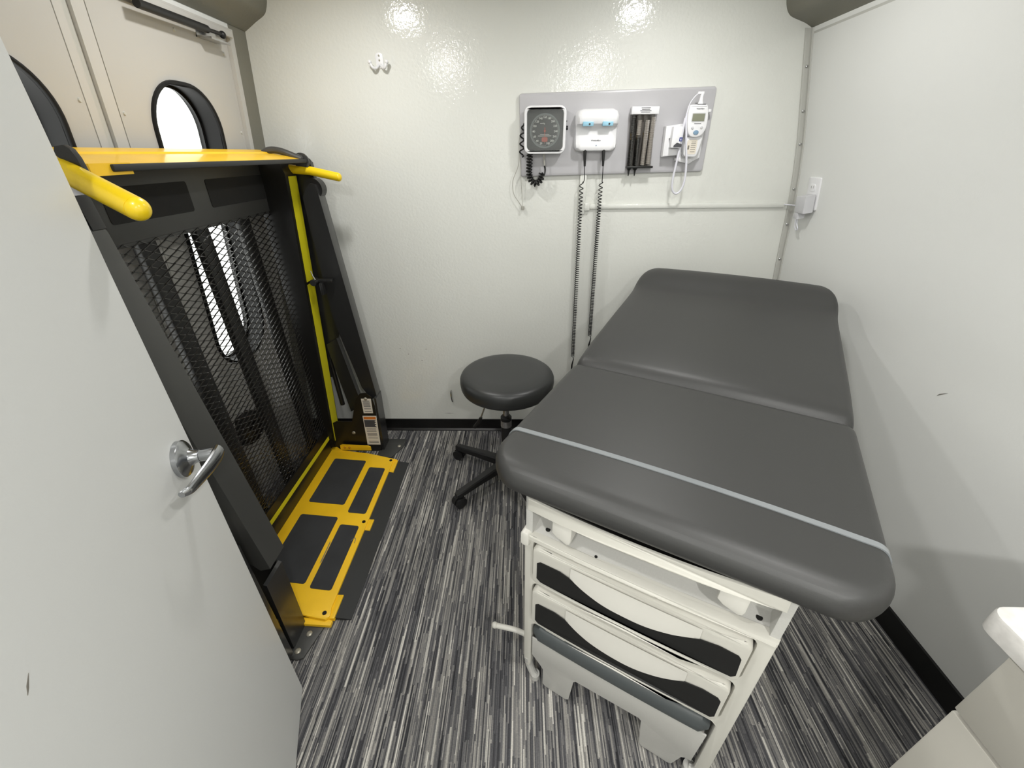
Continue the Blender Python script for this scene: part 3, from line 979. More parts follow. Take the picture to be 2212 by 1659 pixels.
# stirrup levers
for u0, u1, za, zb in ((-0.244, -0.197, 0.686, 0.765), (0.096, 0.147, 0.700, 0.775)):
    bm = B(); plate(bm, [(u0, za + 0.018), (u0 + 0.012, za + 0.007), (u1 - 0.010, za - 0.004), (u1 - 0.003, za), (u1, za + 0.01), (u1 + 0.001, zb), (u0 + 0.006, zb), (u0, zb - 0.02)], lambda a, b, d: T(a, VF - d, b), -0.03, 0.008, bev=0.005)
    link('stirrup_lever', bm, 'tblw', TAB)
# drawers
def drawer(z0, z1, u1, ins, nm):
    ins = list(reversed(ins))
    o = lab(tpl('drawer', rrect(-0.287, u1, z0, z1, 0.018, 5), VF, -0.015, 0.014, 'tbl', TAB, (), 0.006), nm)
    # raised white grip scoop above the dark insert; its lower edge is the insert's upper edge
    cur = sorted((p_ for p_ in ins if p_[1] > z0 + 0.035 and -0.20 < p_[0] < 0.105), key=lambda p_: p_[0])
    sm = [(p_.x, p_.y) for p_ in spline([(a, b, 0) for a, b in cur], 5)]
    t = bmesh.new()
    nw = 8
    g = []
    for a, zb_ in sm:
        f = (a - sm[0][0]) / (sm[-1][0] - sm[0][0]) * 2 - 1
        e = max(0.0, 1 - f * f)
        zt = z1 - 0.012
        row = []
        for j in range(nw + 1):
            w = j / nw
            d = 0.0138 + 0.0045 * e * math.sin(PI * 0.5 * w) ** 1.6
            row.append(t.verts.new(T(a, VF + bow(a) - d, zt + (zb_ - zt) * w)))
        row.append(t.verts.new(T(a, VF + bow(a) - 0.0130, zb_ - 0.001)))
        g.append(row)
    for i in range(len(g) - 1):
        for j in range(nw + 1):
            t.faces.new((g[i][j], g[i + 1][j], g[i + 1][j + 1], g[i][j + 1]))
    bm = B(); merge(bm, t)
    link('grip_scoop', bm, 'tblw', o, 50)
    ins = [q_ for q_ in ins if q_ not in cur[1:-1]]
    k_ = ins.index(cur[-1])
    ins = ins[:k_ + 1] + list(reversed(sm[1:-1])) + ins[k_ + 1:]
    bm = B(); plate(bm, sub(ins), FP(VF), 0.0135, 0.0155)
    lab(link('handle_recess', bm, 'insert', o), 'black recessed pull')
    return o
drawer(0.507, 0.640, 0.180, [(-0.273, 0.533), (-0.273, 0.589), (-0.264, 0.597), (-0.214, 0.599), (-0.188, 0.592), (-0.155, 0.575), (-0.108, 0.561), (-0.061, 0.558), (-0.010, 0.560), (0.036, 0.571), (0.063, 0.582), (0.092, 0.596), (0.129, 0.602), (0.163, 0.598), (0.169, 0.590), (0.172, 0.535), (0.165, 0.525), (-0.262, 0.525)], 'upper drawer with a black pull')
drawer(0.334, 0.480, 0.178, [(-0.274, 0.356), (-0.274, 0.423), (-0.266, 0.431), (-0.218, 0.434), (-0.190, 0.427), (-0.159, 0.408), (-0.119, 0.393), (-0.065, 0.386), (-0.014, 0.387), (0.033, 0.399), (0.066, 0.414), (0.094, 0.431), (0.132, 0.437), (0.162, 0.432), (0.169, 0.423), (0.170, 0.360), (0.163, 0.350), (-0.264, 0.348)], 'lower drawer with a black pull')
# step: tread pad and plate
bm = B()
t = bmesh.new()
g = []
for i in range(25):
    a = -0.286 + 0.462 * i / 24
    e = min(1, min(i, 24 - i) / 1.4 + 0.35)
    row = []
    for k in range(17):
        th = PI / 2 + PI * k / 16
        row.append(t.verts.new(T(a, VF + 0.006 + bow(a) * 0.8 + 0.018 * math.cos(th) * e - 0.0, 0.270 + 0.031 * math.sin(th) * e)))
    row.append(t.verts.new(T(a, VF + 0.06, 0.270 - 0.031 * e))); row.append(t.verts.new(T(a, VF + 0.06, 0.270 + 0.031 * e)))
    g.append(row)
for i in range(24):
    for k in range(len(g[0])):
        t.faces.new((g[i][k], g[i][(k + 1) % len(g[0])], g[i + 1][(k + 1) % len(g[0])], g[i + 1][k]))
t.faces.new(g[0]); t.faces.new(g[-1][::-1])
merge(bm, t)
step = lab(link('step', bm, 'pad', TAB, 40), 'pull-out step with a dark grey tread pad')
tpl('step_plate', [(-0.288, 0.236), (-0.288, 0.150), (-0.262, 0.118), (-0.250, 0.100), (-0.249, 0.022), (-0.240, 0.012), (-0.172, 0.008), (-0.163, 0.016), (-0.154, 0.128), (-0.148, 0.137), (0.030, 0.142), (0.037, 0.135), (0.048, 0.020), (0.056, 0.010), (0.126, 0.006), (0.136, 0.014), (0.150, 0.075), (0.158, 0.083), (0.172, 0.085), (0.178, 0.236)], VF - 0.002, -0.004, 0.0, 'tbl2', step, (), 0.001, True)
# feet
bm = B()
tube(bm, spline([T(-0.306, VF + 0.010, 0.105), T(-0.303, VF + 0.012, 0.065), T(-0.292, VF + 0.012, 0.03), T(-0.282, VF + 0.012, 0.016)], 4), 0.012, 12)
cyl(bm, T(-0.281, VF + 0.012, 0.0), T(-0.281, VF + 0.012, 0.022), 0.014)
link('foot', bm, 'tbl2', TAB)
bm = B()
tube(bm, spline([T(0.205, VF + 0.010, 0.075), T(0.20, VF + 0.012, 0.045), T(0.190, VF + 0.012, 0.025), T(0.180, VF + 0.013, 0.02)], 4), 0.013, 12)
cyl(bm, T(0.178, VF + 0.013, 0.0), T(0.178, VF + 0.013, 0.026), 0.016)
link('foot', bm, 'tbl2', TAB)
for u in (-0.27, 0.17):
    bm = B(); cyl(bm, T(u, 1.60, 0), T(u, 1.60, 0.075), 0.018)
    link('foot', bm, 'tbl2', TAB)
# plastic corner cap and foot control bar at the left
bm = B(); plate(bm, rrect(-0.322, -0.299, 0.624, 0.668, 0.009, 4), lambda a, b, d: T(a, VF - d, b), -0.02, 0.012, bev=0.004)
link('corner_cap', bm, 'tblw', TAB)
bm = B(); tube(bm, spline([T(-0.31, 0.668, 0.100), T(-0.352, 0.664, 0.103), T(-0.385, 0.655, 0.110), T(-0.440, 0.637, 0.112)], 5), [0.0085] * 16, 14)
sphere(bm, T(-0.441, 0.6365, 0.113), 0.0105)
lab(link('foot_lever', bm, 'tblw', TAB), 'white foot lever poking out at the left')

# cushions --------------------------------------------------------------
UC, HW = -0.043, 0.366
def cushion(name, v0, v1, r0, r1, topf, botf, mat, hw=HW, crown=0.004, nv=40, edge=0.052):
    """padded slab: plan = rounded rectangle in (u, v); topf/botf give the height along v"""
    t = bmesh.new()
    # plan outline as half-width w(v)
    def inset(v):   # how far the outline pulls in at v because of rounded plan corners
        k = 0.0
        for r, e in ((r0, v - v0), (r1, v1 - v)):
            if e < r: k = max(k, r - math.sqrt(max(0, r * r - (r - e) ** 2)))
        return k
    def ease(v):    # end rounding factor 0..1 for thickness
        k = 1.0
        for e in (v - v0, v1 - v):
            if e < edge: k = min(k, math.sqrt(max(0, 1 - (1 - e / edge) ** 2.4)))
        return k
    vs = []
    for i in range(nv + 1):
        f = i / nv
        vs.append(f)
    vs = [v0 + (v1 - v0) * (0.5 - 0.5 * math.cos(PI * f)) if True else 0 for f in vs]
    extra = [v0 + edge * (1 - math.cos(a)) for a in (0.25, 0.5, 0.75, 1.0, 1.25)] + [v1 - edge * (1 - math.cos(a)) for a in (0.25, 0.5, 0.75, 1.0, 1.25)]
    vs = sorted(set(round(x, 5) for x in vs + extra))
    NU = 44
    rings = []
    for v in vs:
        w = hw - inset(v)
        zt, zb = topf(v), botf(v)
        zm, h = (zt + zb) / 2, (zt - zb) / 2 * ease(v)
        ring = []
        for k in range(NU):
            a = 2 * PI * k / NU
            # superellipse-like section: flat top, round sides
            c, s = math.cos(a), math.sin(a)
            # stadium mapping
            e = edge if w > edge else w
            uu = (w - e) * max(-1, min(1, c * 3.2)) + e * (abs(c) ** 0.8) * (1 if c > 0 else -1)
            if abs(c * 3.2) < 1:
                ss = 1 if s > 0 else -1
            else:
                ss = (1 if s > 0 else -1) * (1 - abs((abs(c) - 1 / 3.2) / (1 - 1 / 3.2)) ** 2.3) ** (1 / 2.0)
            cr = crown * (1 - (uu / w) ** 2) if s > 0 else 0
            ring.append(t.verts.new(T(UC + uu, v, zm + h * ss + cr * ease(v))))
        rings.append(ring)
    for A, C in zip(rings, rings[1:]):
        for k in range(NU): t.faces.new((A[k], A[(k + 1) % NU], C[(k + 1) % NU], C[k]))
    t.faces.new(rings[0]); t.faces.new(rings[-1][::-1])
    bm = B(); merge(bm, t)
    return link(name, bm, mat, TAB, 60)
seat = lab(cushion('seat_cushion', 0.558, 1.122, 0.10, 0.035, lambda v: 0.875, lambda v: 0.801, 'vinyl'), 'charcoal vinyl seat cushion')
BT = [(1.08, 0.852), (1.108, 0.868), (1.14, 0.881), (1.20, 0.893), (1.30, 0.906), (1.50, 0.925), (1.68, 0.941), (1.75, 0.952), (1.80, 0.975), (1.85, 0.996), (1.90, 1.002), (1.96, 0.990)]
BTS = [(p_.x, p_.y) for p_ in spline([(a, b, 0) for a, b in BT], 6)]
def btop(v):
    for (a, za), (b, zb) in zip(BTS, BTS[1:]):
        if v <= b:
            k = max(0, min(1, (v - a) / (b - a))); return za + (zb - za) * k
    return BTS[-1][1]
def bbot(v): return 0.795 + max(0, v - 1.10) * 0.095
back = lab(cushion('backrest_cushion', 1.108, 1.945, 0.03, 0.15, btop, bbot, 'vinyl', nv=90, edge=0.050, crown=0.006), 'charcoal vinyl backrest with a raised head pillow')
bm = B()
box(bm, -0.294, 0.194, 0.597, 0.66, 0.752, 0.800, 0.004, UVm)
box(bm, -0.330, 0.235, 0.640, 1.12, 0.788, 0.802, 0.004, UVm)
link('cushion_board', bm, 'ply', TAB)
bm = B()
plate(bm, [(1.12, 0.784), (1.90, 0.858), (1.90, 0.870), (1.12, 0.798)], lambda a, b, d: T(d, a, b), -0.33, 0.24)
link('backrest_board', bm, 'ply', TAB)
for u in (-0.22, 0.13):
    bm = B(); tube(bm, [T(u, 1.45, 0.775), T(u, 1.72, 0.845)], 0.012)
    link('backrest_support', bm, 'steel', TAB)
# clear band round the seat cushion
bm = B(); t = bmesh.new()
rings = []
for v, g_ in ((0.690, 0.0), (0.690, 0.002), (0.703, 0.002), (0.703, 0.0)):
    ring = []
    w, edge = HW, 0.052
    for k in range(72):
        a = 2 * PI * k / 72
        c, s = math.cos(a), math.sin(a)
        uu = (w - edge) * max(-1, min(1, c * 3.2)) + edge * (abs(c) ** 0.8) * (1 if c > 0 else -1)
        ss = (1 if s > 0 else -1) if abs(c * 3.2) < 1 else (1 if s > 0 else -1) * max(0, (1 - abs((abs(c) - 1 / 3.2) / (1 - 1 / 3.2)) ** 2.3)) ** 0.5
        cr = 0.004 * (1 - (uu / w) ** 2) if s > 0 else 0
        ring.append(t.verts.new(T(UC + uu * (1 + g_ / w), v + 0.009 * (1 - (uu / w) ** 2), 0.838 + (0.037 + g_) * ss + cr)))
    rings.append(ring)
for A, C in zip(rings, rings[1:] + rings[:1]):
    for k in range(72): t.faces.new((A[k], A[(k + 1) % 72], C[(k + 1) % 72], C[k]))
merge(bm, t)
lab(link('retaining_band', bm, 'band', TAB, 60), 'clear plastic band stretched across the seat cushion')
# roll end peeping out beside the backrest
bm = B(); lathe(bm, [(0, 0.0), (0.034, 0.0), (0.036, 0.004), (0.036, 0.026), (0, 0.026)], n=28, mat=UVm @ Matrix.Translation((0.308, 1.64, 0.838)) @ Matrix.Rotation(PI / 2, 4, 'Y'))
lab(link('side_knob', bm, 'tblw', TAB), 'white round knob beside the backrest')

# =================================================================== STOOL
SX, SY = -0.075, 1.600
STO = thing('stool', 'round charcoal vinyl stool on a black five-star base with casters', 'stool', (SX, SY, 0))
bm = B(); lathe(bm, [(0, 0.612), (0.12, 0.611), (0.175, 0.608), (0.193, 0.603), (0.203, 0.595), (0.2085, 0.583), (0.2095, 0.566), (0.207, 0.545), (0.202, 0.533), (0.193, 0.526), (0.18, 0.524), (0, 0.524)], (SX + 0.008, SY, 0), n=64)
link('seat', bm, 'vinyl2', STO, 60)
bm = B(); lathe(bm, [(0, 0.525), (0.09, 0.525), (0.09, 0.517), (0, 0.517)], (SX, SY, 0), n=32)
link('seat_plate', bm, 'plast', STO)
bm = B(); lathe(bm, [(0, 0.52), (0.014, 0.52), (0.014, 0.36), (0.0, 0.36)], (SX, SY, 0), n=24)
lab(link('gas_post', bm, 'steel', STO), 'chrome gas post')
bm = B(); lathe(bm, [(0, 0.375), (0.020, 0.375), (0.026, 0.368), (0.026, 0.352), (0.024, 0.348), (0.024, 0.290), (0.027, 0.13), (0.030, 0.085), (0, 0.08)], (SX, SY, 0), n=28)
link('column', bm, 'plast', STO)
bm = B(); lathe(bm, [(0.0265, 0.352), (0.0268, 0.352), (0.0268, 0.318), (0.0245, 0.318)], (SX, SY, 0), n=28)
link('column_collar', bm, 'steel', STO)
bm = B(); tube(bm, [(SX - 0.03, SY + 0.0, 0.515), (SX - 0.085, SY + 0.025, 0.450), (SX - 0.125, SY + 0.03, 0.335)], 0.004, 10)
lv = link('height_lever', bm, 'steel', STO)
bm = B(); tube(bm, [(SX - 0.122, SY + 0.03, 0.342), (SX - 0.130, SY + 0.032, 0.322), (SX - 0.158, SY + 0.036, 0.280)], [0.007, 0.0095, 0.0085], 12)
link('lever_grip', bm, 'plast', lv)
bm = B(); lathe(bm, [(0, 0.118), (0.034, 0.116), (0.046, 0.105), (0.048, 0.075), (0.03, 0.062), (0, 0.062)], (SX, SY, 0), n=32)
link('hub', bm, 'plast', STO)
arms = []
cast = []
for i, az in enumerate((151.8, 223.4, 295.2, 7.2, 79.2)):
    M = Matrix.Translation((SX, SY, 0)) @ Matrix.Rotation(math.radians(az), 4, 'Z')
    if i == 0:
        t = bmesh.new()
        g = []
        for x, w, zt, zb in ((0.02, 0.023, 0.113, 0.072), (0.10, 0.021, 0.108, 0.070), (0.20, 0.018, 0.097, 0.066), (0.27, 0.017, 0.090, 0.062), (0.302, 0.0165, 0.087, 0.060), (0.315, 0.012, 0.084, 0.062)):
            g.append([t.verts.new((x, y, z)) for y, z in ((-w, zb), (-w, zt - 0.006), (-w * 0.72, zt), (w * 0.72, zt), (w, zt - 0.006), (w, zb))])
        for A, C in zip(g, g[1:]):
            for k in range(6): t.faces.new((A[k], A[(k + 1) % 6], C[(k + 1) % 6], C[k]))
        t.faces.new(g[0]); t.faces.new(g[-1][::-1])
        bm = B(); merge(bm, t)
        bmesh.ops.transform(bm, matrix=Matrix.Translation((SX, SY, 0)), verts=bm.verts)
        arm = link('base_arm', bm, 'plast', STO)
        bm = B()
        for s in (-1, 1):
            lathe(bm, [(0, 0), (0.020, 0), (0.027, 0.003), (0.028, 0.011), (0.028, 0.017), (0.018, 0.020), (0, 0.020)], n=24, mat=Matrix.Translation((SX + 0.300, SY + s * 0.006, 0.0282)) @ Matrix.Rotation(-PI / 2 * s, 4, 'X'))
        cs = link('caster', bm, 'plast', STO)
        bm = B()
        cyl(bm, (SX + 0.300, SY, 0.03), (SX + 0.300, SY, 0.062), 0.006)
        for s in (-1, 1):
            plate(bm, [(0.30 + 0.031 * math.cos(a), 0.0282 + 0.031 * math.sin(a)) for a in [PI * (0.02 + 0.96 * q_ / 10) for q_ in range(11)]], lambda a, b, d: (SX + a, SY + d, b), -0.005, 0.005)
        ck = link('caster_hood', bm, 'plast', cs)
        arm0, cast0, hood0 = arm, cs, ck
        A0, C0 = arm, cs
    else:
        A0 = arm0.copy(); COL.objects.link(A0); A0.parent = STO
        C0 = cast0.copy(); COL.objects.link(C0); C0.parent = STO
        H0 = hood0.copy(); COL.objects.link(H0); H0.parent = C0
    A0.rotation_euler = (0, 0, math.radians(az))
    C0.rotation_euler = (0, 0, math.radians(az))
    # swivel each caster a little about the arm axis by mirroring through rotation only

# =================================================================== WALL BOARD AND INSTRUMENTS
BY = YB - 0.018
BC = Vector((0.379, 0, 1.515))
BR = Matrix.Translation(BC) @ Matrix.Rotation(math.radians(-1.05), 4, 'Y') @ Matrix.Translation(-BC)
bm = B(); plate(bm, rrect(-0.012, 0.768, 1.366, 1.664, 0.012, 5), lambda a, b, d: BR @ Vector((a, BY + 0.018 - d, b)), 0.0, 0.018, bev=0.006)
tag(link('instrument_board', bm, 'board', None), 'wide lavender-grey instrument board screwed to the back wall', 'board')
def F(y): return lambda a, b, d: (a, y - d, b)
def wtext(name, body, size, mat, parent, x, y, z, rot=0):
    M = Matrix.Translation((x, y, z)) @ Matrix.Rotation(rot, 4, 'Y') @ Matrix.Rotation(PI / 2, 4, 'X')
    return text(name, body, size, mat, parent, M)
# --- blood pressure gauge
G = thing('blood_pressure_gauge', 'square white-framed blood pressure gauge with black dial', 'gauge', (0.09, BY, 1.445))
bm = B(); plate(bm, rrect(0.012, 0.168, 1.452, 1.606, 0.018, 5), F(BY), 0.0, 0.024)
link('case', bm, 'white', G)
bm = B(); plate(bm, rrect(0.006, 0.175, 1.445, 1.613, 0.026, 7), F(BY), 0.020, 0.044, [rrect(0.0175, 0.1635, 1.457, 1.602, 0.017, 7)], 0.004)
link('bezel', bm, 'white', G)
bm = B(); plate(bm, rrect(0.014, 0.167, 1.454, 1.605, 0.018, 5), F(BY), 0.024, 0.028)
dl = link('dial', bm, 'dial', G)
DC = (0.090, 1.527)
bm = B(); plate(bm, circ(*DC, 0.061, 48), F(BY), 0.028, 0.0292, [circ(*DC, 0.0555, 48)])
link('dial_ring', bm, 'dialr', dl)
yd = BY - 0.0284
for i in range(15):
    a = math.radians(-109 - i * 23 + 0)
    a = math.radians(251 - i * 23)
    wtext('numeral', str(20 * (i + 1)), 0.0102, 'inkl', dl, DC[0] + 0.0445 * math.cos(a), yd, DC[1] + 0.0465 * math.sin(a))
bm = B()
for i in range(0, 151):
    a = math.radians(274 - i * 2.3); ro = 0.0545; ri = 0.0515 if i % 5 else 0.050
    if i % 2: continue
    c, s = math.cos(a), math.sin(a)
    w = 0.0003
    plate(bm, [(DC[0] + ri * c - w * s, DC[1] + ri * s + w * c), (DC[0] + ro * c - w * s, DC[1] + ro * s + w * c), (DC[0] + ro * c + w * s, DC[1] + ro * s - w * c), (DC[0] + ri * c + w * s, DC[1] + ri * s - w * c)], F(BY), 0.028, 0.0286)
link('dial_ticks', bm, 'inkl', dl)
wtext('lettering', 'mmHg', 0.007, 'inkl', dl, DC[0] - 0.010, yd, DC[1] + 0.026)
bm = B()
for z, h in ((DC[1] - 0.013, 0.019), (DC[1] - 0.018, 0.027)):
    plate(bm, [(DC[0] - h, z), (DC[0] + h, z), (DC[0] + h, z + 0.0014), (DC[0] - h, z + 0.0014)], F(BY), 0.028, 0.0286)
link('print_lines', bm, 'inkl', dl)
bm = B(); plate(bm, rrect(DC[0] - 0.012, DC[0] + 0.012, DC[1] - 0.038, DC[1] - 0.022, 0.004, 4), F(BY), 0.028, 0.0288)
link('red_label', bm, 'red', dl)
bm = B(); plate(bm, [(DC[0] - 0.0016, DC[1] + 0.012), (DC[0] + 0.0016, DC[1] + 0.012), (DC[0] + 0.0006, DC[1] - 0.044), (DC[0] - 0.0006, DC[1] - 0.044)], F(BY), 0.031, 0.0318)
cyl(bm, (DC[0], BY - 0.028, DC[1]), (DC[0], BY - 0.034, DC[1]), 0.004)
link('needle', bm, 'red', G)
bm = B(); plate(bm, rrect(0.0165, 0.1645, 1.456, 1.603, 0.017, 7), F(BY), 0.036, 0.0375)
link('glass', bm, 'gaugeglass', G)
bm = B(); cyl(bm, (0.170, BY - 0.022, 1.537), (0.184, BY - 0.022, 1.537), 0.0075); cyl(bm, (0.172, BY - 0.022, 1.560), (0.179, BY - 0.022, 1.560), 0.003)
link('side_knob', bm, 'plast', G)
# coiled pressure hose in a loop under the gauge
path = spline([(0.030, BY - 0.02, 1.446), (0.029, BY - 0.02, 1.41), (0.028, BY - 0.02, 1.375), (0.036, BY - 0.02, 1.348), (0.053, BY - 0.02, 1.334), (0.070, BY - 0.02, 1.340), (0.080, BY - 0.02, 1.355), (0.082, BY - 0.02, 1.372)], 6)
bm = B(); tube(bm, coil(path, 0.0105, 15, 12), 0.0036, 7)
tube(bm, spline([(0.082, BY - 0.03, 1.375), (0.092, BY - 0.025, 1.368), (0.096, BY - 0.02, 1.385), (0.093, BY - 0.02, 1.402)], 5), 0.0036, 8)
hose = tag(link('coiled_hose', bm, 'cord'), 'thick black coiled hose looped under the blood pressure gauge', 'hose')
bm = B(); tube(bm, [(0.0935, BY - 0.02, 1.400), (0.091, BY - 0.02, 1.42), (0.089, BY - 0.02, 1.446)], 0.0032, 8)
link('hose_connector', bm, 'gcord', hose)
# coil hanging behind the gauge's left edge
path = [(0.004, BY - 0.012, 1.555), (-0.002, BY - 0.012, 1.52), (-0.003, BY - 0.012, 1.47), (-0.006, BY - 0.012, 1.435)]
bm = B(); tube(bm, coil(path, lambda f: 0.0085 * min(1, f * 6), 4.2, 14), 0.0030, 7)
tag(link('coiled_hose', bm, 'cord'), 'short black coil hanging at the left edge of the gauge', 'hose')
bm = B(); tube(bm, spline([(0.006, BY - 0.004, 1.56), (-0.014, BY - 0.004, 1.50), (-0.017, BY - 0.002, 1.41), (-0.042, BY + 0.004, 1.345), (-0.040, BY + 0.004, 1.295), (-0.020, BY + 0.004, 1.262), (-0.001, BY + 0.004, 1.236)], 8), 0.0014, 6)
cb = tag(link('loose_cable', bm, 'gcord'), 'thin grey cable dangling left of the instrument board', 'cable')
bm = B(); tube(bm, spline([(0.001, BY + 0.004, 1.238), (-0.004, BY + 0.004, 1.30), (-0.008, BY - 0.003, 1.37), (-0.012, BY - 0.006, 1.45)], 6), 0.0010, 6)
link('cable_return', bm, 'gcord', cb)
bm = B(); lathe(bm, [(0, -0.010), (0.006, -0.010), (0.0075, -0.004), (0.0075, 0.006), (0, 0.007)], (0.001, BY + 0.006, 1.235), n=14)
link('cable_plug', bm, 'gcord', cb)
# --- transformer with two instrument handles
TR = thing('diagnostic_set_base', 'white wall transformer with two coiled instrument handles', 'medical device', (0.30, BY, 1.455))
bm = B()
t = bmesh.new()
prof = [(0.0, 1.600, 0.004), (0.034, 1.600, 0.004), (0.044, 1.592, 0.002), (0.050, 1.578, 0.0), (0.050, 1.560, 0.0), (0.046, 1.549, 0.0), (0.026, 1.541, 0.0), (0.020, 1.530, 0.0), (0.024, 1.505, 0.0), (0.034, 1.480, 0.003), (0.038, 1.466, 0.008), (0.034, 1.456, 0.016), (0.022, 1.452, 0.022), (0.0, 1.452, 0.022)]
def rowx(z):
    w = 0.0905
    r = 0.024
    k = 0
    for e in (z - 1.452, 1.600 - z):
        if e < r: k = r - math.sqrt(max(0, r * r - (r - e) ** 2))
    return w - k
g = []
for d, z, kk in prof:
    w = rowx(z)
    row = []
    for i in range(21):
        f = -1 + 2 * i / 20
        dd = d * (1 - 0.35 * max(0, abs(f) - 0.8) / 0.2) if 0 < i < 20 else 0
        row.append(t.verts.new((0.301 + w * f, BY - dd, z)))
    g.append(row)
for A, C in zip(g, g[1:]):
    for i in range(20):
        t.faces.new((A[i], A[i + 1], C[i + 1], C[i]))
merge(bm, t)
link('housing', bm, 'white', TR, 40)
for i, x in enumerate((0.262, 0.340)):
    bm = B(); box(bm, x - 0.021, x + 0.021, BY - 0.054, BY - 0.034, 1.5405, 1.556, 0.002)
    c = link('holder_clip', bm, 'blue', TR)
    bm = B(); cyl(bm, (x + 0.005, BY - 0.050, 1.5475), (x + 0.005, BY - 0.0552, 1.5475), 0.0035)
    link('clip_hole', bm, 'specula', c)
wtext('lettering', 'WelchAllyn', 0.0085, 'ink', TR, 0.300, BY - 0.0315, 1.4915)
bm = B(); cyl(bm, (0.302, BY - 0.030, 1.474), (0.302, BY - 0.0385, 1.474), 0.002)
link('indicator', bm, 'bluebtn', TR)
for x, xt, xb, zb in ((0.259, 0.256, 0.271, 0.44), (0.336, 0.340, 0.353, 0.56)):
    bm = B(); tube(bm, [(x, BY - 0.028, 1.46), (x + 0.001, BY - 0.028, 1.43), (x + 0.003, BY - 0.028, 1.398)], [0.0072, 0.0062, 0.0042], 14)
    h = tag(link('cord_grip', bm, 'cord'), 'black strain relief and coiled cord hanging from the transformer, ' + ('left of the pair' if x < 0.3 else 'right of the pair'), 'cord', 'coiled instrument cords')
    bm = B(); tube(bm, spline([(x + 0.003, BY - 0.028, 1.400), (x + 0.005, BY - 0.026, 1.37), (x + 0.006, BY - 0.022, 1.345), (xt + 0.004, BY - 0.014, 1.335)], 5), 0.0018, 7)
    link('straight_cord', bm, 'cord', h)
    p0 = (xt, BY - 0.012, 1.336); p1 = (xt + (xb - xt) * 0.33, BY - 0.010, 1.05); p2 = (xb, BY - 0.010, zb + 0.06)
    # pitch tightens towards the floor end
    L = 1.336 - (zb + 0.06)
    n = 12
    pts = []
    turns = 82 if x < 0.3 else 78
    for s in range(turns * n + 1):
        f = s / (turns * n)
        gz = f ** 0.80
        z = 1.336 - L * gz
        k = (1.336 - z) / 0.9
        cx = xt + (xb - xt) * k
        a = 2 * PI * s / n
        pts.append((cx + 0.0078 * math.cos(a), BY - 0.010 + 0.0078 * math.sin(a), z))
    bm = B(); tube(bm, pts, 0.0020, 5)
    link('coiled_cord', bm, 'cord', h)
    bm = B(); tube(bm, [(xb, BY - 0.010, zb + 0.06), (xb + 0.004, BY - 0.010, zb + 0.045), (xb - 0.002, BY - 0.01, zb + 0.01), (xb - 0.003, BY - 0.01, zb - 0.06)], [0.0015, 0.0025, 0.0045, 0.0045], 10)
    link('instrument_plug', bm, 'cord', h)
# --- specula dispenser
SD = thing('specula_dispenser', 'smoked acrylic specula dispenser with a white header', 'dispenser', (0.49, BY, 1.39))
bm = B(); box(bm, 0.434, 0.543, BY - 0.030, BY, 1.579, 1.606, 0.003)
hd_ = link('header', bm, 'white', SD)
bm = B()
for z, w in ((1.600, 0.018), (1.595, 0.016), (1.590, 0.022), (1.5855, 0.018)):
    plate(bm, [(0.489 - w, z), (0.489 + w, z), (0.489 + w, z + 0.0018), (0.489 - w, z + 0.0018)], F(BY), 0.0302, 0.0307)
link('print_lines', bm, 'ink', hd_)
def tubeshell(x):
    bm = B()
    out = [(x + 0.0125 * math.cos(a), 0.0125 + 0.0145 * math.sin(a)) for a in [2 * PI * i / 20 for i in range(20)]]
    inn = [(x + 0.0112 * math.cos(a), 0.0125 + 0.0132 * math.sin(a)) for a in [2 * PI * i / 20 for i in range(20)]]
    plate(bm, out, lambda a, b, d: (a + 0.010 * (1.58 - d) / 0.19, BY - b - 0.0025, d), 1.396, 1.580, [inn])
    return bm
for i, x in enumerate((0.447, 0.472, 0.497, 0.522)):
    link('acrylic_tube', tubeshell(x - 0.002), 'smoke', SD)
bm = B(); box(bm, 0.440, 0.548, BY - 0.032, BY, 1.389, 1.397, 0.002)
link('base_tray', bm, 'specula', SD)
for i, (x, z0, z1, m_) in enumerate(((0.450, 1.398, 1.577, 'specula'), (0.476, 1.398, 1.500, 'specula'), (0.474, 1.502, 1.560, 'speculag'), (0.505, 1.398, 1.560, 'speculag'), (0.528, 1.398, 1.570, 'speculag'))):
    bm = B()
    prof = []
    z = z1
    prof.append((0, z))
    while z > z0 + 0.004:
        prof += [(0.0095, z), (0.0095, z - 0.0035), (0.0082, z - 0.0045)]
        z -= 0.006
    prof.append((0, z))
    lathe(bm, prof, (x, BY - 0.015, 0), n=14)
    o = link('specula_stack', bm, m_, SD)
for x in (0.452, 0.478):
    bm = B(); lathe(bm, [(0, 1.392), (0.011, 1.392), (0.0095, 1.386), (0.0045, 1.380), (0.0022, 1.360), (0, 1.359)], (x, BY - 0.015, 0), n=16)
    link('specula_tip', bm, 'specula', SD)
# --- ear thermometer on its cradle
CR = thing('thermometer_cradle', 'white wall cradle holding a small carton of probe covers', 'holder', (0.64, BY, 1.41))
bm = B()
plate(bm, [(0.578, 1.538), (0.640, 1.546), (0.742, 1.548), (0.742, 1.425), (0.70, 1.404), (0.655, 1.414), (0.645, 1.434), (0.580, 1.430)], F(BY), 0.0, 0.012, bev=0.003)
plate(bm, [(0.578, 1.538), (0.606, 1.541), (0.606, 1.50), (0.597, 1.494), (0.604, 1.462), (0.646, 1.459), (0.650, 1.436), (0.580, 1.430)], F(BY), 0.0, 0.034, bev=0.004)
plate(bm, [(0.640, 1.415), (0.700, 1.402), (0.712, 1.410), (0.705, 1.425), (0.640, 1.425)], F(BY), 0.0, 0.015, bev=0.003)
link('cradle_body', bm, 'white', CR)
bm = B(); cyl(bm, (0.688, BY - 0.02, 1.420), (0.688, BY - 0.0212, 1.420), 0.004)
link('screw', bm, 'zinc', CR)
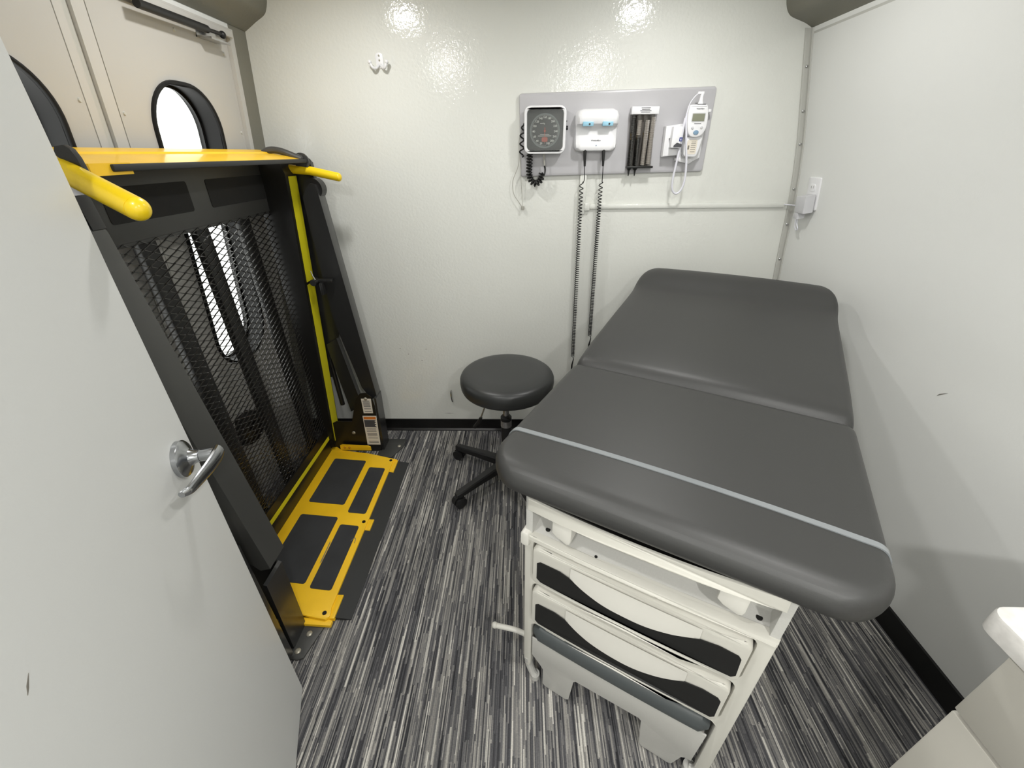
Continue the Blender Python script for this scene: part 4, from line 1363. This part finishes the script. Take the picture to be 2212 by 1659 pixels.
bm = B(); box(bm, 0.736, 0.748, BY - 0.03, BY - 0.005, 1.583, 1.594, 0.003); box(bm, 0.700, 0.742, BY - 0.012, BY - 0.002, 1.545, 1.592, 0.003)
link('probe_well', bm, 'white', CR)
bm = B(); box(bm, 0.600, 0.636, BY - 0.062, BY - 0.013, 1.462, 1.535, 0.001)
bx = tag(link('probe_cover_box', bm, 'white'), 'small white carton of probe covers in the thermometer cradle', 'box')
bm = B(); plate(bm, [(0.629, 1.484), (0.641, 1.484), (0.641, 1.498), (0.629, 1.498)], F(BY - 0.062), 0, 0.0006)
link('logo_square', bm, 'navy', bx)
bm = B(); plate(bm, [(0.632, 1.488), (0.638, 1.488), (0.638, 1.490), (0.636, 1.490), (0.636, 1.494), (0.634, 1.494), (0.634, 1.490), (0.632, 1.490)], F(BY - 0.0626), 0, 0.0004)
link('logo_mark', bm, 'white', bx)
bm = B(); plate(bm, [(0.610, 1.464), (0.642, 1.464), (0.642, 1.474), (0.622, 1.480), (0.610, 1.470)], F(BY - 0.062), 0, 0.0006)
link('printed_stripe', bm, 'ink', bx)
ET = thing('ear_thermometer', 'white handheld ear thermometer with a small grey screen', 'thermometer', (0.69, BY - 0.03, 1.43))
bm = B()
pb = [(0.650, 1.600), (0.657, 1.607), (0.712, 1.607), (0.721, 1.601), (0.728, 1.575), (0.730, 1.545), (0.727, 1.522), (0.716, 1.505), (0.700, 1.498), (0.680, 1.498), (0.666, 1.505), (0.656, 1.522), (0.650, 1.550), (0.648, 1.58)]
pb = [(p_.x, p_.y) for p_ in spline([(a, b, 0) for a, b in pb + pb[:1]], 3)[:-1]]
plate(bm, pb, F(BY), 0.036, 0.060, bev=0.006)
tb_ = link('display_body', bm, 'white', ET, 40)
bm = B(); plate(bm, rrect(0.664, 0.717, 1.549, 1.580, 0.004, 4), F(BY), 0.060, 0.0608)
sc_ = link('screen_surround', bm, 'lgrey', tb_)
bm = B(); plate(bm, rrect(0.667, 0.714, 1.552, 1.577, 0.002, 3), F(BY), 0.0608, 0.0614)
lab(link('screen', bm, 'lcd', tb_), 'small olive-grey liquid crystal screen')
wtext('lettering', 'WelchAllyn', 0.0065, 'ink', tb_, 0.692, BY - 0.0605, 1.593)
bm = B(); plate(bm, [(0.678, 1.5425), (0.705, 1.5425), (0.705, 1.5445), (0.678, 1.5445)], F(BY), 0.060, 0.0606)
link('print_lines', bm, 'ink', tb_)
for x, z, rx, rz, m_ in ((0.674, 1.530, 0.005, 0.0045, 'lgrey'), (0.709, 1.531, 0.005, 0.0045, 'lgrey'), (0.6905, 1.514, 0.0105, 0.008, 'bluebtn')):
    bm = B(); plate(bm, [(x + rx * math.cos(a), z + rz * math.sin(a)) for a in [2 * PI * i / 18 for i in range(18)]], F(BY), 0.060, 0.063, bev=0.001)
    link('button', bm, m_, tb_)
bm = B()
plate(bm, [(0.658, 1.500), (0.724, 1.500), (0.727, 1.492), (0.722, 1.455), (0.715, 1.432), (0.706, 1.428), (0.668, 1.430), (0.660, 1.438), (0.657, 1.470)], F(BY), 0.020, 0.046, bev=0.005)
hb = link('handle_grip', bm, 'white', ET, 40)
bm = B(); plate(bm, rrect(0.669, 0.709, 1.438, 1.490, 0.006, 4), F(BY), 0.046, 0.0466)
pl = link('rating_label', bm, 'paper', hb)
bm = B()
for z in (1.483, 1.477, 1.470, 1.463, 1.456, 1.448):
    plate(bm, [(0.685, z), (0.704, z), (0.704, z - 0.002), (0.685, z - 0.002)], F(BY), 0.0466, 0.047)
plate(bm, rrect(0.673, 0.679, 1.455, 1.470, 0.002, 3), F(BY), 0.0466, 0.047)
link('print_lines', bm, 'scuff', pl)
bm = B(); lathe(bm, [(0, 1.649), (0.007, 1.649), (0.008, 1.642), (0.0062, 1.632), (0.0075, 1.620), (0.011, 1.609), (0.013, 1.606), (0, 1.606)], (0.694, BY - 0.045, 0), n=20)
box(bm, 0.676, 0.700, BY - 0.052, BY - 0.040, 1.640, 1.649, 0.002)
link('ear_probe', bm, 'white', ET, 40)
bm = B(); plate(bm, [(0.680, 1.6065), (0.710, 1.6065), (0.712, 1.609), (0.680, 1.609)], F(BY), 0.042, 0.058)
link('probe_collar', bm, 'ink', ET)
bm = B(); tube(bm, spline([(0.680, BY - 0.05, 1.645), (0.665, BY - 0.05, 1.632), (0.652, BY - 0.05, 1.612), (0.646, BY - 0.05, 1.585), (0.643, BY - 0.05, 1.562)], 6), 0.0018, 8)
tube(bm, spline([(0.643, BY - 0.05, 1.564), (0.641, BY - 0.05, 1.52), (0.6405, BY - 0.05, 1.46), (0.637, BY - 0.048, 1.40), (0.635, BY - 0.044, 1.34), (0.642, BY - 0.04, 1.305), (0.660, BY - 0.038, 1.291), (0.678, BY - 0.04, 1.305), (0.685, BY - 0.044, 1.345), (0.678, BY - 0.048, 1.41), (0.664, BY - 0.050, 1.47), (0.657, BY - 0.050, 1.51), (0.650, BY - 0.048, 1.55), (0.649, BY - 0.046, 1.58)], 7), 0.0042, 12)
lab(link('probe_cord', bm, 'wcord', ET), 'white cord hanging in a long loop')

# =================================================================== OTHER WALL FITTINGS
HK = thing('coat_hook', 'small white double coat hook high on the back wall', 'hook', (-0.563, YB, 1.74))
bm = B()
plate(bm, rrect(-0.577, -0.547, 1.745, 1.795, 0.012, 5), F(YB), 0.0, 0.003, bev=0.001)
for s in (-1, 1):
    tube(bm, spline([(-0.562 + s * 0.004, YB - 0.003, 1.756), (-0.562 + s * 0.014, YB - 0.015, 1.745), (-0.562 + s * 0.024, YB - 0.024, 1.746), (-0.562 + s * 0.032, YB - 0.024, 1.760)], 5), 0.005, 10)
    sphere(bm, (-0.562 + s * 0.033, YB - 0.024, 1.763), 0.0075)
link('hook_body', bm, 'white', HK)
for z in (1.786, 1.771):
    bm = B(); sphere(bm, (-0.562, YB - 0.003, z), 0.0035, (1, 0.6, 1), 10, 6)
    link('screw', bm, 'zinc', HK)
bm = B(); tube(bm, spline([(-0.405, YB - 0.001, 0.273), (-0.405, YB - 0.014, 0.268), (-0.405, YB - 0.018, 0.24), (-0.402, YB - 0.014, 0.205), (-0.402, YB - 0.001, 0.200)], 5), 0.0035, 8)
tag(link('pull_handle', bm, 'steel'), 'thin bright metal pull low on the back wall beside the stool', 'handle')
# wall outlet on the right wall with power adapter
n_ = Vector((-1, 0, -0.17)).normalized()
def RWf(y, z, d): return Vector((rwx(z), y, z)) + n_ * d
OU = thing('wall_outlet', 'white duplex wall outlet plate near the back corner', 'outlet', (rwx(1.29), 1.885, 1.232))
bm = B(); plate(bm, rrect(1.842, 1.918, 1.231, 1.352, 0.005, 3), RWf, 0.0, 0.006, bev=0.002)
op_ = link('cover_plate', bm, 'white', OU)
for z in (1.265, 1.315):
    bm = B(); plate(bm, rrect(1.865, 1.899, z - 0.014, z + 0.014, 0.008, 5), RWf, 0.005, 0.0085, bev=0.001)
    s_ = link('socket', bm, 'white', OU)
    bm = B()
    for y in (1.875, 1.889): plate(bm, [(y - 0.001, z - 0.002), (y + 0.001, z - 0.002), (y + 0.001, z + 0.007), (y - 0.001, z + 0.007)], RWf, 0.0085, 0.0088)
    link('slot', bm, 'scuff', s_)
PA = thing('power_adapter', 'boxy grey power adapter plugged into the corner outlet', 'power adapter', (rwx(1.24) - 0.03, 1.86, 1.195))
bm = B(); plate(bm, [(1.848, 1.225), (1.912, 1.225), (1.912, 1.287), (1.848, 1.292)], RWf, 0.0095, 0.048, bev=0.003)
plate(bm, [(1.885, 1.200), (1.912, 1.200), (1.912, 1.230), (1.885, 1.230)], RWf, 0.016, 0.046, bev=0.002)
link('adapter_body', bm, 'lgrey', PA)
bm = B(); tube(bm, spline([RWf(1.900, 1.203, 0.032), RWf(1.900, 1.18, 0.032), RWf(1.890, 1.160, 0.03), RWf(1.905, 1.150, 0.025), RWf(1.930, 1.165, 0.02), RWf(1.945, 1.20, 0.012), RWf(1.955, 1.235, 0.006), Vector((1.16, YB - 0.012, 1.24))], 6), 0.0024, 8)
lab(link('adapter_cord', bm, 'wcord', PA), 'short white cord looping back to the raceway')
# scuffs belong to the walls
for x, z, w in ((-0.43, 0.115, 0.030), (-0.62, 0.50, 0.006), (-0.52, 0.53, 0.007), (-0.66, 0.535, 0.004), (-0.55, 0.46, 0.006)):
    bm = B()
    plate(bm, [(x - w, z), (x, z + 0.002), (x + w, z + 0.001), (x, z - 0.001)], F(YB), 0.0001, 0.0006)
    link('scuff', bm, 'scuff', wall_back)
bm = B(); plate(bm, [(1.055, 0.826), (1.075, 0.812), (1.08, 0.802), (1.066, 0.815)], lambda a, b, d: (rwx(b) - d, a, b), 0.0001, 0.0007)
link('scuff', bm, 'scuff', wall_right)

# =================================================================== SINK CABINET
SC = thing('sink_cabinet', 'warm grey laminate sink cabinet under the white counter', 'cabinet', (0.97, 0.06, 0))
bm = B()
box(bm, 0.722, 1.235, 0.312, 0.332, 0.0, 0.835)
box(bm, 0.722, 1.235, -0.195, -0.177, 0.0, 0.835)
box(bm, 1.215, 1.235, -0.18, 0.32, 0.0, 0.835)
box(bm, 0.722, 1.23, -0.18, 0.32, 0.08, 0.095)
box(bm, 0.760, 0.775, -0.18, 0.32, 0.0, 0.08)
link('carcass', bm, 'cab', SC)
bm = B(); box(bm, 0.700, 0.7215, -0.19, 0.334, 0.6615, 0.832, 0.0025)
df = lab(link('drawer_front', bm, 'cab', SC), 'upper drawer front')
bm = B(); box(bm, 0.700, 0.7215, -0.19, 0.334, 0.10, 0.655, 0.0035)
dd_ = lab(link('cabinet_door', bm, 'cab', SC), 'lower cabinet door')
for par, z in ((df, 0.75), (dd_, 0.60)):
    bm = B(); tube(bm, [(0.700, -0.10, z), (0.682, -0.10, z), (0.682, 0.0, z), (0.700, 0.0, z)], 0.004, 8)
    link('pull_handle', bm, 'steel', par)
bm = B()
plate(bm, rrect(0.676, 1.226, -0.195, 0.374, 0.022, 5), XY, 0.836, 0.872, bev=0.006)
tag(link('countertop', bm, 'counter'), 'white marbled stone countertop with a rounded corner', 'countertop')
